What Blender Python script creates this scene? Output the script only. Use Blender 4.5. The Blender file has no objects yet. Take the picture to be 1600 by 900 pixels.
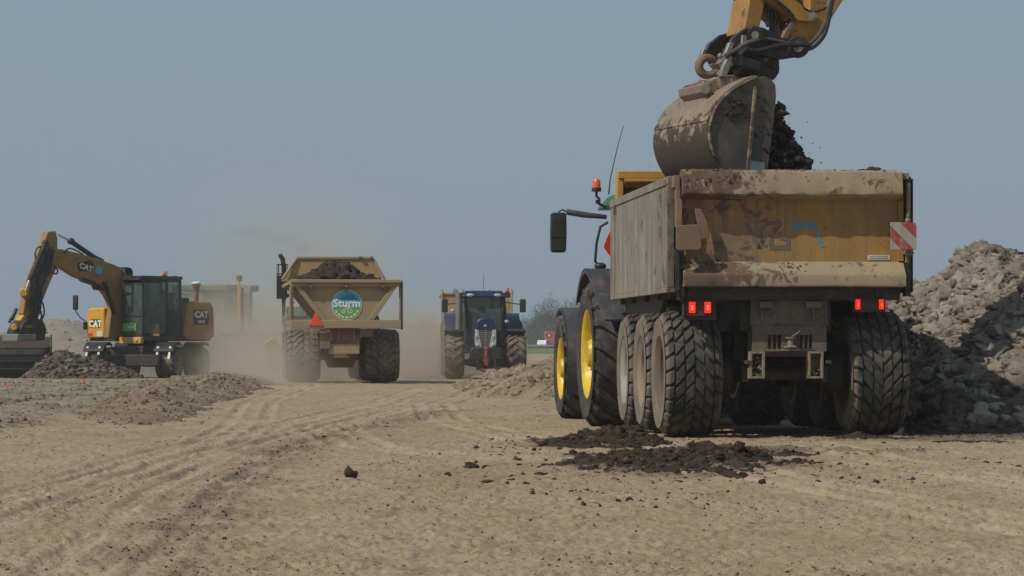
import bpy, bmesh, math, random
import numpy as np
from mathutils import Vector, Matrix, Euler
sc = bpy.context.scene
COL = sc.collection
R = math.radians
random.seed(7)
RNG = np.random.default_rng(11)
F = 4512.0; CAMZ = 1.05
def W(px, py, Y):
    """the place at distance Y that the photograph shows at px, py (1600 x 900)"""
    return Vector(((px-800)/F*Y, Y, CAMZ-(py-535)/F*Y))

# ------------------------------------------------------------------ numpy noise
_perm = np.random.default_rng(3).permutation(4096)
def _h(ix, iy, s):
    return _perm[(_perm[(ix + s*57) & 4095] + iy*13) & 4095]
def pn(x, y, s=0):
    x = np.asarray(x, float); y = np.asarray(y, float)
    ix = np.floor(x).astype(np.int64); iy = np.floor(y).astype(np.int64)
    fx = x-ix; fy = y-iy
    u = fx*fx*fx*(fx*(fx*6-15)+10); v = fy*fy*fy*(fy*(fy*6-15)+10)
    def g(jx, jy, dx, dy):
        a = _h(jx, jy, s)*(2*math.pi/4096)
        return np.cos(a)*dx+np.sin(a)*dy
    a = g(ix, iy, fx, fy); b = g(ix+1, iy, fx-1, fy); c = g(ix, iy+1, fx, fy-1); d = g(ix+1, iy+1, fx-1, fy-1)
    return ((a*(1-u)+b*u)*(1-v)+(c*(1-u)+d*u)*v)*1.5
def fbm(x, y, o=4, s=0, gain=.5):
    t = 0; a = 1; n = 0
    for k in range(o):
        t = t+a*pn(x*2**k+k*7.3, y*2**k-k*3.1, s+k); n += a; a *= gain
    return t/n
def worley(x, y, s=0):
    """0 at a cell's centre, about 1 at its edge"""
    x = np.asarray(x, float); y = np.asarray(y, float)
    ix = np.floor(x).astype(np.int64); iy = np.floor(y).astype(np.int64)
    best = np.full(x.shape, 9.0)
    for i in (-1, 0, 1):
        for j in (-1, 0, 1):
            h = _h(ix+i, iy+j, s); h2 = _h(ix+i+91, iy+j+17, s+5)
            dx = ix+i+h/4096-x; dy = iy+j+h2/4096-y
            best = np.minimum(best, dx*dx+dy*dy)
    return np.sqrt(best)
def sst(a, b, x):
    t = np.clip((x-a)/(b-a), 0, 1); return t*t*(3-2*t)
def polydist(x, y, pts):
    best = np.full(np.shape(x), 1e9); along = np.zeros(np.shape(x)); L = 0
    for (ax, ay), (bx, by) in zip(pts[:-1], pts[1:]):
        dx, dy = bx-ax, by-ay; l2 = dx*dx+dy*dy; l = math.sqrt(l2)
        t = np.clip(((x-ax)*dx+(y-ay)*dy)/l2, 0, 1)
        qx = x-ax-t*dx; qy = y-ay-t*dy
        sg = np.sign(dx*(y-ay)-dy*(x-ax))
        d = np.sqrt(qx*qx+qy*qy)
        m = d < np.abs(best)
        best = np.where(m, np.where(sg == 0, d, d*sg), best); along = np.where(m, L+t*l, along); L += l
    return best, along

# ------------------------------------------------------------------ mesh builder
class MB:
    def __init__(s): s.v = []; s.f = []; s.m = []; s.M = None; s.mi = 0
    def add(s, vs, fs):
        n = len(s.v)
        if s.M is not None: vs = [s.M @ Vector(p) for p in vs]
        s.v += [tuple(p) for p in vs]; s.f += [tuple(n+i for i in f) for f in fs]; s.m += [s.mi]*len(fs)
        return s
    def box(s, x0, x1, y0, y1, z0, z1):
        if x0 > x1: x0, x1 = x1, x0
        if y0 > y1: y0, y1 = y1, y0
        if z0 > z1: z0, z1 = z1, z0
        return s.add([(x0,y0,z0),(x1,y0,z0),(x1,y1,z0),(x0,y1,z0),(x0,y0,z1),(x1,y0,z1),(x1,y1,z1),(x0,y1,z1)],
              [(0,3,2,1),(4,5,6,7),(0,1,5,4),(1,2,6,5),(2,3,7,6),(3,0,4,7)])
    def hexa(s, lo, hi):
        """two quads (4 points each, counter-clockwise seen from hi) joined"""
        return s.add(list(lo)+list(hi), [(3,2,1,0),(4,5,6,7),(0,1,5,4),(1,2,6,5),(2,3,7,6),(3,0,4,7)])
    def prism(s, poly, ax, d0, d1):
        """poly in the two axes other than ax, extruded along ax"""
        def P(a, b, d): return {'x': (d,a,b), 'y': (a,d,b), 'z': (a,b,d)}[ax]
        n = len(poly); vs = [P(a,b,d0) for a,b in poly]+[P(a,b,d1) for a,b in poly]
        area = sum(poly[i][0]*poly[(i+1)%n][1]-poly[(i+1)%n][0]*poly[i][1] for i in range(n))
        flip = (area < 0) != (ax == 'y') != (d1 < d0)
        fs = [tuple(reversed(range(n))), tuple(range(n, 2*n))]+[(i,(i+1)%n,n+(i+1)%n,n+i) for i in range(n)]
        if flip: fs = [tuple(reversed(f)) for f in fs]
        return s.add(vs, fs)
    def tube(s, pts, r, n=8, cap=True):
        pts = [Vector(p) for p in pts]; k = len(pts)
        rr = r if isinstance(r, (list, tuple)) else [r]*k
        vs = []; up = None
        for i, p in enumerate(pts):
            t = (pts[min(i+1,k-1)]-pts[max(i-1,0)]).normalized()
            if up is None:
                up = Vector((0,0,1)) if abs(t.z) < .9 else Vector((1,0,0))
            a = t.cross(up)
            if a.length < 1e-5: a = t.cross(Vector((0,1,0)))
            a.normalize(); b = a.cross(t).normalized(); up = b
            for j in range(n):
                q = 2*math.pi*j/n; vs.append(p+(a*math.cos(q)+b*math.sin(q))*rr[i])
        fs = [(i*n+j, (i+1)*n+j, (i+1)*n+(j+1)%n, i*n+(j+1)%n) for i in range(k-1) for j in range(n)]
        if cap: fs += [tuple(range(n)), tuple(reversed(range((k-1)*n, k*n)))]
        return s.add(vs, fs)
    def cyl(s, a, b, r, r1=None, n=16): return s.tube([a, b], [r, r if r1 is None else r1], n)
    def lathe(s, prof, n=32, o=(0,0,0), ax='x', a0=0., a1=2*math.pi, closed=True):
        """prof: (along the axis, radius)"""
        full = abs(a1-a0-2*math.pi) < 1e-6; m = n if full else n+1; k = len(prof); vs = []
        for i in range(m):
            q = a0+(a1-a0)*i/n; c, d = math.cos(q), math.sin(q)
            for x, r in prof:
                p = {'x': (x, r*c, r*d), 'z': (r*c, r*d, x), 'y': (r*d, x, r*c)}[ax]
                vs.append((p[0]+o[0], p[1]+o[1], p[2]+o[2]))
        kk = k if closed else k-1
        fs = [(i*k+j, i*k+(j+1)%k, ((i+1)%m)*k+(j+1)%k, ((i+1)%m)*k+j) for i in range(m if full else n) for j in range(kk)]
        if not full and closed: fs += [tuple(reversed(range(k))), tuple(range((m-1)*k, m*k))]
        return s.add(vs, fs)
    def ball(s, c, r, n=12, m=8):
        rx, ry, rz = r if isinstance(r, (tuple, list)) else (r, r, r)
        vs = [(c[0], c[1], c[2]-rz)]
        for i in range(1, m):
            t = math.pi*i/m-math.pi/2
            for j in range(n):
                q = 2*math.pi*j/n; vs.append((c[0]+rx*math.cos(t)*math.cos(q), c[1]+ry*math.cos(t)*math.sin(q), c[2]+rz*math.sin(t)))
        vs.append((c[0], c[1], c[2]+rz)); L = len(vs)-1
        fs = [(0, 1+(j+1)%n, 1+j) for j in range(n)]+[(1+(i*n)+j, 1+i*n+(j+1)%n, 1+(i+1)*n+(j+1)%n, 1+(i+1)*n+j) for i in range(m-2) for j in range(n)]
        fs += [(L, 1+(m-2)*n+j, 1+(m-2)*n+(j+1)%n) for j in range(n)]
        return s.add(vs, fs)
    def build(s, name, mat, parent=None, bevel=0, smooth=35, loc=None, fix=True):
        me = bpy.data.meshes.new(name); me.from_pydata(s.v, [], s.f)
        for m in (mat if isinstance(mat, (list, tuple)) else [mat]): me.materials.append(m)
        if isinstance(mat, (list, tuple)): me.polygons.foreach_set('material_index', s.m)
        if fix:
            bm = bmesh.new(); bm.from_mesh(me); bmesh.ops.recalc_face_normals(bm, faces=bm.faces); bm.to_mesh(me); bm.free()
        if smooth:
            me.polygons.foreach_set('use_smooth', [True]*len(me.polygons)); me.set_sharp_from_angle(angle=R(smooth))
        o = bpy.data.objects.new(name, me); COL.objects.link(o)
        if parent is not None: o.parent = parent
        if loc is not None: o.location = loc
        if bevel:
            b = o.modifiers.new('edge', 'BEVEL'); b.width = bevel; b.segments = 2; b.limit_method = 'ANGLE'; b.angle_limit = R(40)
        return o
def fast_mesh(name, V, T, mat, attrs=None, parent=None, smooth=False, sharp=None):
    me = bpy.data.meshes.new(name); V = np.asarray(V, np.float32); T = np.asarray(T, np.int32)
    k = T.shape[1]
    me.vertices.add(len(V)); me.vertices.foreach_set('co', V.ravel())
    me.loops.add(T.size); me.loops.foreach_set('vertex_index', T.ravel())
    me.polygons.add(len(T)); me.polygons.foreach_set('loop_start', np.arange(0, T.size, k, dtype=np.int32))
    if smooth: me.polygons.foreach_set('use_smooth', np.ones(len(T), bool))
    me.update(calc_edges=True); me.validate()
    if smooth and sharp: me.set_sharp_from_angle(angle=R(sharp))
    for n, a in (attrs or {}).items():
        at = me.attributes.new(n, 'FLOAT', 'POINT'); at.data.foreach_set('value', np.asarray(a, np.float32))
    me.materials.append(mat)
    o = bpy.data.objects.new(name, me); COL.objects.link(o)
    if parent is not None: o.parent = parent
    if name in ('crusted_mud', 'stuck_mud', 'packed_mud'): o['kind'] = 'stuff'
    return o
def tag(o, label=None, cat=None, group=None, kind=None):
    if label: o['label'] = label
    if cat: o['category'] = cat
    if group: o['group'] = group
    if kind: o['kind'] = kind
    return o
def empty(name, loc=(0,0,0), rz=0, parent=None):
    o = bpy.data.objects.new(name, None); COL.objects.link(o); o.location = loc; o.rotation_euler = (0,0,rz); o.empty_display_size = .2
    if parent is not None: o.parent = parent
    return o
def copy_tree(o, parent=None):
    c = o.copy(); COL.objects.link(c); c.parent = parent
    for ch in list(o.children): copy_tree(ch, c)
    return c
def text(name, body, size, mat, parent, loc, rot=(90,0,0), off=0.0, ext=.002, shear=0, sx=1):
    cu = bpy.data.curves.new(name, 'FONT'); cu.body = body; cu.size = size; cu.extrude = ext; cu.offset = off; cu.shear = shear
    cu.align_x = 'CENTER'; cu.align_y = 'CENTER'; cu.materials.append(mat); cu.resolution_u = 3
    tmp = bpy.data.objects.new('lettering_source', cu); COL.objects.link(tmp); bpy.context.view_layer.update()
    me = bpy.data.meshes.new_from_object(tmp.evaluated_get(bpy.context.evaluated_depsgraph_get())); bpy.data.objects.remove(tmp); me.name = name
    if not me.materials: me.materials.append(mat)
    o = bpy.data.objects.new(name, me); COL.objects.link(o); o.parent = parent; o.location = loc
    o.rotation_euler = [R(a) for a in rot]; o.scale = (sx, 1, 1)
    return o

# ------------------------------------------------------------------ materials
class NT:
    def __init__(s, name):
        s.mat = bpy.data.materials.new(name); s.mat.use_nodes = True; s.t = s.mat.node_tree; s.t.nodes.clear()
    def n(s, typ, **kw):
        x = s.t.nodes.new(typ)
        for k, v in kw.items():
            if k.startswith('_'): setattr(x, k[1:], v)
        return x
    def set(s, sock, v):
        if isinstance(v, bpy.types.NodeSocket): s.t.links.new(v, sock)
        elif isinstance(v, (tuple, list)) and len(v) == 3 and sock.type == 'RGBA': sock.default_value = (*v, 1)
        else: sock.default_value = v
    def noise(s, vec, scale=5, detail=4, rough=.55, dist=0):
        x = s.n('ShaderNodeTexNoise'); s.set(x.inputs['Vector'], vec); x.inputs['Scale'].default_value = scale
        x.inputs['Detail'].default_value = detail; x.inputs['Roughness'].default_value = rough; x.inputs['Distortion'].default_value = dist
        return x.outputs['Fac']
    def voro(s, vec, scale=5, feature='F1'):
        x = s.n('ShaderNodeTexVoronoi', _feature=feature); s.set(x.inputs['Vector'], vec); x.inputs['Scale'].default_value = scale
        return x.outputs['Distance']
    def rng(s, v, a, b, c=0., d=1., smooth=False):
        x = s.n('ShaderNodeMapRange'); s.set(x.inputs['Value'], v)
        if smooth: x.interpolation_type = 'SMOOTHSTEP'
        for k, q in zip(('From Min','From Max','To Min','To Max'), (a,b,c,d)): x.inputs[k].default_value = q
        return x.outputs['Result']
    def math(s, op, a, b=None, clamp=False):
        x = s.n('ShaderNodeMath', _operation=op); x.use_clamp = clamp; s.set(x.inputs[0], a)
        if b is not None: s.set(x.inputs[1], b)
        return x.outputs[0]
    def vm(s, op, a, b=None):
        x = s.n('ShaderNodeVectorMath', _operation=op); s.set(x.inputs[0], a)
        if b is not None: s.set(x.inputs[1], b)
        return x.outputs['Value' if op in ('LENGTH','DOT_PRODUCT') else 'Vector']
    def mix(s, fac, a, b):
        x = s.n('ShaderNodeMix', _data_type='RGBA'); s.set(x.inputs[0], fac); s.set(x.inputs[6], a); s.set(x.inputs[7], b)
        return x.outputs[2]
    def coord(s, k='Object'): return s.n('ShaderNodeTexCoord').outputs[k]
    def attr(s, name):
        x = s.n('ShaderNodeAttribute'); x.attribute_name = name; return x.outputs['Fac']
    def scale(s, vec, v):
        return s.vm('MULTIPLY', vec, v)
    def bump(s, h, strength=.3, dist=.01):
        x = s.n('ShaderNodeBump'); s.set(x.inputs['Height'], h); x.inputs['Strength'].default_value = strength; x.inputs['Distance'].default_value = dist
        return x.outputs['Normal']
    def out(s, **kw):
        b = s.n('ShaderNodeBsdfPrincipled'); o = s.n('ShaderNodeOutputMaterial')
        for k, v in kw.items(): s.set(b.inputs[k.replace('_', ' ')], v)
        s.t.links.new(b.outputs[0], o.inputs['Surface']); return s.mat
def soiled(name, base, rough=.5, metal=0., dirt=(.20,.155,.105), amt=.5, scale=2.5, streak=0., mudcol=(.10,.07,.045), mud=0., wear=None, var=.12, off=0., grad=None):
    """paint or metal under dust, streaks and mud splashes with shapes of their own; grad adds more along an axis, on the bucket as painted shade"""
    m = NT(name); co = m.coord()
    co = m.vm('ADD', co, (off, off*.7, off*.3))
    n1 = m.noise(co, scale, 6, .65, .3); n2 = m.noise(co, scale*9, 4, .6)
    col = m.mix(m.rng(n1, .3, .7), base, tuple(c*(1-var*2) for c in base))
    if wear:
        col = m.mix(m.math('MULTIPLY', m.rng(m.noise(co, scale*3.1, 7, .7), .56, .62), .85), col, wear)
    f = m.math('ADD', m.math('MULTIPLY', n1, .75), m.math('MULTIPLY', n2, .25))
    f = m.rng(f, .62-.35*amt, .80-.28*amt, 0, min(1, .35+amt*.7))
    if streak:
        st = m.noise(m.scale(co, (5, 5, .3)), 1.5, 8, .75)
        f = m.math('MAXIMUM', f, m.math('MULTIPLY', m.rng(st, .44, .60), streak))
    mz = m.noise(co, scale*2.2, 8, .75, .6)
    if grad:
        sx = m.n('ShaderNodeSeparateXYZ'); m.set(sx.inputs[0], m.coord()); gq = m.rng(sx.outputs[grad[0]], grad[1], grad[2], 0, grad[3])
        f = m.math('ADD', f, m.math('MULTIPLY', gq, m.rng(n1, .25, .6, .4, 1.)), clamp=True); mz = m.math('ADD', mz, m.math('MULTIPLY', gq, .16))
    col = m.mix(f, col, dirt)
    if mud:
        sp = m.rng(mz, .64-.2*mud, .70-.2*mud)
        col = m.mix(sp, col, mudcol)
        f = m.math('MAXIMUM', f, sp)
    rg = m.rng(f, 0, 1, rough, .92)
    nb = m.bump(m.math('ADD', m.math('MULTIPLY', f, .6), m.math('MULTIPLY', n2, .5)), .45, .006)
    return m.out(Base_Color=col, Roughness=rg, Metallic=m.rng(f, 0, 1, metal, 0.), Normal=nb)
def plain(name, col, rough=.6, metal=0., **kw):
    m = NT(name); co = m.coord(); n = m.noise(co, 6, 4, .6)
    c = m.mix(m.rng(n, .3, .7), tuple(v*.82 for v in col), tuple(min(1, v*1.12) for v in col))
    return m.out(Base_Color=c, Roughness=rough, Metallic=metal, **kw)
def glow(name, col, s):
    m = NT(name); return m.out(Base_Color=tuple(v*.5 for v in col), Roughness=.3, Emission_Color=(*col, 1), Emission_Strength=s)
DUST = (.27,.215,.145)
M = {}
M['tyre'] = soiled('tyre_rubber', (.022,.022,.023), .75, dirt=(.165,.14,.11), amt=.5, scale=3.2, mud=.12, mudcol=(.13,.10,.07))
M['tyre_dusty'] = soiled('tyre_rubber_dusty', (.05,.046,.04), .85, dirt=(.22,.18,.125), amt=.75, scale=3.)
def tyre_mat(name, half):
    m = NT(name); co = m.coord(); n1 = m.noise(co, 3.2, 6, .65, .3); n2 = m.noise(co, 22, 4, .6)
    sx = m.n('ShaderNodeSeparateXYZ'); m.set(sx.inputs[0], co); side = m.rng(m.math('ABSOLUTE', sx.outputs[0]), half-.035, half+.01)
    c = m.mix(m.math('MULTIPLY', m.rng(n1, .42, .72), .72), (.027,.026,.025), (.18,.152,.118))
    c = m.mix(m.math('MULTIPLY', m.rng(n2, .55, .7), .35), c, (.19,.16,.12))
    c = m.mix(m.math('MULTIPLY', side, m.rng(n1, .25, .6, .45, .9)), c, (.215,.18,.135))
    return m.out(Base_Color=c, Roughness=.85, Normal=m.bump(n2, .4, .006))
M['tyre_trailer'] = tyre_mat('dusty_flotation_tyre', .30)
M['rim_d'] = soiled('brown_muddy_rim', (.12,.09,.065), .8, dirt=(.17,.13,.09), amt=.5, scale=4)
M['tail'] = soiled('tailgate_ochre_paint', (.48,.25,.04), .55, dirt=(.20,.14,.082), amt=.5, scale=1.1, streak=.7, mud=.22, mudcol=(.10,.072,.048), var=.14, grad=(0, .7, -1.1, .7))
M['lip'] = soiled('dusty_cream_paint', (.36,.27,.155), .75, dirt=(.27,.22,.15), amt=.7, scale=1.7, streak=.5, mud=.38, mudcol=(.115,.075,.045), grad=(0, .3, -.9, .8))
M['side'] = soiled('side_panel_paint', (.31,.285,.22), .6, dirt=(.145,.12,.088), amt=.45, scale=1.3, streak=.75, mud=.25, mudcol=(.085,.068,.045), off=3., grad=(1, 1.8, -.1, .5))
M['head'] = soiled('orange_yellow_paint', (.60,.30,.03), .5, dirt=(.25,.16,.08), amt=.4, scale=2., streak=.3)
M['rust'] = soiled('rusty_brown_steel', (.20,.125,.075), .8, dirt=(.28,.20,.13), amt=.5, scale=2.5, mud=.2)
M['chassis'] = soiled('dark_chassis_steel', (.045,.04,.036), .7, .1, dirt=(.13,.10,.075), amt=.5, scale=3, mud=.2)
M['plate'] = soiled('grey_brown_plate', (.15,.125,.105), .75, dirt=(.11,.088,.066), amt=.55, scale=3, mud=.2, wear=(.08,.05,.035))
M['lug'] = soiled('muddy_cream_steel', (.24,.20,.14), .85, dirt=(.25,.20,.13), amt=.7, scale=6, mud=.45)
M['black'] = soiled('black_plastic', (.018,.018,.019), .5, dirt=(.11,.09,.07), amt=.3, scale=4)
M['fender'] = soiled('dark_grey_fender', (.045,.046,.05), .5, dirt=(.15,.125,.10), amt=.42, scale=4, mud=.12)
M['rim_y'] = soiled('yellow_rim_paint', (.74,.51,.012), .42, dirt=(.30,.21,.07), amt=.42, scale=4, mud=.1, mudcol=(.12,.09,.05))
M['rim_g'] = soiled('grey_rim_paint', (.38,.37,.34), .5, .2, dirt=(.26,.21,.15), amt=.5, scale=4)
M['rim_b'] = soiled('brown_dusty_rim', (.24,.19,.14), .7, dirt=(.27,.21,.14), amt=.7, scale=4)
M['green'] = soiled('green_paint', (.02,.12,.03), .45, dirt=DUST, amt=.3, scale=3)
M['green_dusty'] = soiled('dusty_green_paint', (.05,.11,.05), .6, dirt=(.2,.18,.13), amt=.5, scale=3)
M['yellow'] = soiled('machine_yellow_paint', (.46,.235,.03), .5, dirt=(.22,.15,.08), amt=.5, scale=2.2, mud=.16, mudcol=(.07,.05,.035), off=1.)
M['yellow_dusty'] = soiled('machine_yellow_dusty', (.37,.195,.038), .6, dirt=(.21,.155,.095), amt=.55, scale=2.2, mud=.12)
M['yellow_bright'] = soiled('machine_yellow_clean', (.72,.37,.02), .42, dirt=(.3,.2,.09), amt=.25, scale=3)
M['bucket'] = soiled('bucket_steel_mud_and_shade', (.235,.18,.125), .6, .15, dirt=(.30,.235,.165), amt=.5, scale=2.1, mud=.5, mudcol=(.055,.042,.032), streak=.35, off=5., grad=(2, 2.2, 1.6, 1.7))  # patchy real mud; its dark lower half paints in the shell's shaded underside
M['bucket_side'] = soiled('bucket_side_steel', (.08,.075,.07), .5, .3, dirt=(.165,.125,.088), amt=.62, scale=2.6, mud=.3, mudcol=(.06,.045,.035))
M['steel_dark'] = soiled('dark_steel', (.03,.029,.028), .45, .4, dirt=(.10,.08,.06), amt=.4, scale=4, mud=.2, mudcol=(.05,.035,.025))
M['steel_light'] = soiled('worn_grey_steel', (.30,.28,.25), .45, .5, dirt=(.20,.16,.12), amt=.45, scale=5, mud=.2)
M['chrome'] = plain('rod_chrome', (.62,.63,.65), .22, 1.)
M['hose'] = plain('hydraulic_hose', (.02,.02,.021), .45)
M['tan'] = soiled('dumper_tan_paint', (.36,.265,.135), .7, dirt=(.30,.24,.15), amt=.6, scale=1.6, streak=.25)
M['tan_bright'] = soiled('dumper_ochre_paint', (.44,.29,.10), .65, dirt=(.33,.25,.14), amt=.5, scale=1.6)
M['blue'] = soiled('dark_blue_paint', (.014,.024,.085), .32, dirt=(.12,.11,.10), amt=.25, scale=4)
M['blue_bright'] = soiled('bright_blue_paint', (.02,.10,.42), .35, dirt=(.15,.14,.12), amt=.2, scale=4)
M['beige'] = soiled('beige_trailer_paint', (.40,.29,.17), .7, dirt=(.30,.24,.16), amt=.5, scale=2)
M['white'] = soiled('off_white_paint', (.7,.69,.66), .5, dirt=(.4,.36,.3), amt=.25, scale=5)
M['white_clean'] = plain('white_vinyl', (.82,.82,.82), .5)
M['red'] = plain('red_plastic', (.62,.03,.02), .4)
M['red_light'] = glow('lit_red_tail_lamp', (1.,.02,.008), 1.1)
M['red_core'] = glow('bright_tail_lamp_core', (1.,.07,.02), 3.2)
M['orange_glass'] = plain('amber_lens', (.72,.13,.02), .25)
M['hivis'] = plain('red_orange_reflector', (.85,.07,.025), .4, Emission_Color=(1.,.07,.02,1.), Emission_Strength=0.0)
M['mirror'] = plain('mirror_glass', (.10,.105,.10), .12, .9)
M['lamp'] = plain('lamp_glass', (.46,.46,.45), .15)
M['skin'] = plain('skin', (.45,.27,.19), .6)
M['shirt'] = plain('pale_blue_shirt', (.35,.47,.52), .8)
M['vest'] = plain('yellow_green_vest', (.30,.42,.06), .8)
M['interior'] = plain('dark_cab_interior', (.03,.032,.033), .7)
M['label_blue'] = plain('label_blue', (.02,.15,.42), .5)
M['label_sky'] = plain('label_sky_blue', (.10,.38,.58), .5)
M['label_green'] = plain('label_green', (.15,.36,.07), .5)
M['label_grey'] = plain('label_faded_grey', (.10,.09,.085), .7)
M['label_aqua'] = soiled('label_aqua', (.11,.25,.32), .6, dirt=(.2,.16,.1), amt=.35, scale=5)
def glass(name, col, a=.45, rough=.08):
    m = NT(name)
    g = m.n('ShaderNodeBsdfTransparent'); g.inputs[0].default_value = (*col, 1)
    p = m.n('ShaderNodeBsdfPrincipled'); p.inputs['Base Color'].default_value = (.17,.21,.19,1); p.inputs['Roughness'].default_value = rough  # pale green base colour paints in the sky's reflection
    mx = m.n('ShaderNodeMixShader'); m.set(mx.inputs[0], m.rng(m.noise(m.coord(), 3, 4), .3, .7, a-.08, a+.12)); o = m.n('ShaderNodeOutputMaterial')
    m.t.links.new(g.outputs[0], mx.inputs[1]); m.t.links.new(p.outputs[0], mx.inputs[2]); m.t.links.new(mx.outputs[0], o.inputs[0])
    return m.mat
M['glass'] = glass('cab_glass', (.66,.88,.80), .26)
M['glass_dark'] = glass('dusty_cab_glass', (.6,.68,.62), .36, .2)
def clod_mat(name, dark, mid, pale, sc_=14, bump=.7):
    m = NT(name); co = m.coord(); t = m.attr('tone')
    n = m.noise(co, sc_, 6, .65); n2 = m.noise(co, sc_*5, 3, .6)
    t2 = m.math('ADD', t, m.math('MULTIPLY', m.math('SUBTRACT', n, .5), .45))
    c = m.mix(m.rng(t2, 0, .5), dark, mid); c = m.mix(m.rng(t2, .5, 1.), c, pale)
    nb = m.bump(m.math('ADD', n, m.math('MULTIPLY', n2, .4)), bump, .04)
    return m.out(Base_Color=c, Roughness=.95, Normal=nb, Specular_IOR_Level=.25)
M['clod'] = clod_mat('broken_clay', (.045,.033,.024), (.175,.148,.112), (.335,.305,.25))
M['clod_tan'] = clod_mat('broken_tan_clay', (.07,.05,.034), (.215,.165,.105), (.33,.28,.20))
M['soil'] = clod_mat('moist_dark_soil', (.030,.021,.014), (.088,.060,.037), (.21,.16,.10))

# ------------------------------------------------------------------ clods
def _ico(sub):
    bm = bmesh.new(); bmesh.ops.create_icosphere(bm, subdivisions=sub, radius=1.)
    v = np.array([p.co[:] for p in bm.verts]); f = np.array([[q.index for q in t.verts] for t in bm.faces]); bm.free(); return v, f
ICO = {1: _ico(1), 2: _ico(2), 3: _ico(3)}
def rock_shapes(sub, n, jag=.42, seed=5):
    r = np.random.default_rng(seed); v, f = ICO[sub]; out = []
    for i in range(n):
        o = r.uniform(-50, 50, 3)
        d = 1+jag*1.6*pn(v[:,0]*1.3+o[0]+v[:,2]*.9, v[:,1]*1.3+o[1]-v[:,2]*1.1, i)+jag*.8*pn(v[:,0]*3+o[2]+v[:,2]*2, v[:,1]*3+o[0]+v[:,2]*2.3, i+9)
        if sub >= 3: d = d+jag*.4*pn(v[:,0]*8+o[2]+v[:,2]*5, v[:,1]*8+o[0]-v[:,2]*6.3, i+19)
        p = v*d[:,None]
        for k in range(7):    # chop flats so that it reads as broken clay
            nrm = r.normal(size=3); nrm /= np.linalg.norm(nrm); h = r.uniform(.40, .80)
            s = p@nrm; p = p-np.where(s > h, s-h, 0)[:,None]*nrm*.9
        out.append(p)
    return out, f
ROCKS = {1: rock_shapes(1, 16), 2: rock_shapes(2, 12), 3: rock_shapes(3, 6)}
def scatter(pos, size, tone, sub=1, flat=.75, seed=1):
    """many clods as one vertex and face array"""
    r = np.random.default_rng(seed); shp, f = ROCKS[sub]; n = len(pos); nv = len(shp[0])
    S = np.array(shp)[r.integers(0, len(shp), n)]
    q = r.normal(size=(n, 4)); q /= np.linalg.norm(q, axis=1)[:,None]; w, x, y, z = q.T
    Rm = np.stack([1-2*(y*y+z*z), 2*(x*y-z*w), 2*(x*z+y*w), 2*(x*y+z*w), 1-2*(x*x+z*z), 2*(y*z-x*w), 2*(x*z-y*w), 2*(y*z+x*w), 1-2*(x*x+y*y)], 1).reshape(n, 3, 3)
    S = S*r.uniform(.6, 1.45, (n, 1, 3)); S = np.einsum('nij,nkj->nki', Rm, S)
    S[:,:,2] *= flat
    S = S*np.asarray(size)[:,None,None]+np.asarray(pos)[:,None,:]
    T = (f[None]+(np.arange(n)*nv)[:,None,None]).reshape(-1, 3)
    return S.reshape(-1, 3), T, np.repeat(tone, nv)
def merge(parts):
    V = []; T = []; A = []; n = 0
    for v, t, a in parts:
        V.append(v); T.append(t+n); A.append(a); n += len(v)
    return np.concatenate(V), np.concatenate(T), np.concatenate(A)
# ------------------------------------------------------------------ world, sun, camera
SUN_EL, SUN_AZ = 47., 57.      # azimuth: degrees to the left of the direction back to the camera
w = bpy.data.worlds.new('World'); sc.world = w; w.use_nodes = True; nt = w.node_tree; nt.nodes.clear()
sd = Vector((-math.sin(R(SUN_AZ))*math.cos(R(SUN_EL)), -math.cos(R(SUN_AZ))*math.cos(R(SUN_EL)), math.sin(R(SUN_EL))))
sky = nt.nodes.new('ShaderNodeTexSky'); sky.sky_type = 'NISHITA'; sky.sun_disc = False
sky.sun_elevation = R(SUN_EL); sky.sun_rotation = math.atan2(sd.x, sd.y); sky.air_density = 1.; sky.dust_density = 2.2; sky.ozone_density = 2.
tint = nt.nodes.new('ShaderNodeMix'); tint.data_type = 'RGBA'; tint.blend_type = 'MIX'; tint.inputs[0].default_value = .82
tint.inputs[7].default_value = (2.82, 3.82, 4.76, 1)          # the flat slate blue of a hazy spring sky
bg = nt.nodes.new('ShaderNodeBackground'); bg.inputs[1].default_value = .085
wo = nt.nodes.new('ShaderNodeOutputWorld')
nt.links.new(sky.outputs[0], tint.inputs[6]); nt.links.new(tint.outputs[2], bg.inputs[0]); nt.links.new(bg.outputs[0], wo.inputs[0])
sl = bpy.data.lights.new('sun', 'SUN'); sl.energy = 3.15; sl.angle = R(.6); sl.color = (1., .93, .82)
so = bpy.data.objects.new('sun', sl); COL.objects.link(so); so.rotation_euler = sd.to_track_quat('Z', 'Y').to_euler()
cam = bpy.data.cameras.new('camera'); co_ = bpy.data.objects.new('camera', cam); COL.objects.link(co_); sc.camera = co_
cam.sensor_width = 36; cam.lens = F/1600*36; cam.shift_y = 85/1600; cam.clip_start = .5; cam.clip_end = 20000
co_.location = (0, 0, CAMZ); co_.rotation_euler = (R(90), 0, 0)
sc.view_settings.view_transform = 'Standard'; sc.view_settings.look = 'None'; sc.view_settings.gamma = 1; sc.view_settings.exposure = 0
sc.view_settings.use_curve_mapping = False
sc.render.engine = 'CYCLES'; sc.cycles.use_denoising = True
sc.cycles.max_bounces = 6; sc.cycles.volume_bounces = 1; sc.cycles.transparent_max_bounces = 12
sc.cycles.volume_step_rate = 1.5; sc.cycles.volume_max_steps = 96

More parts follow.
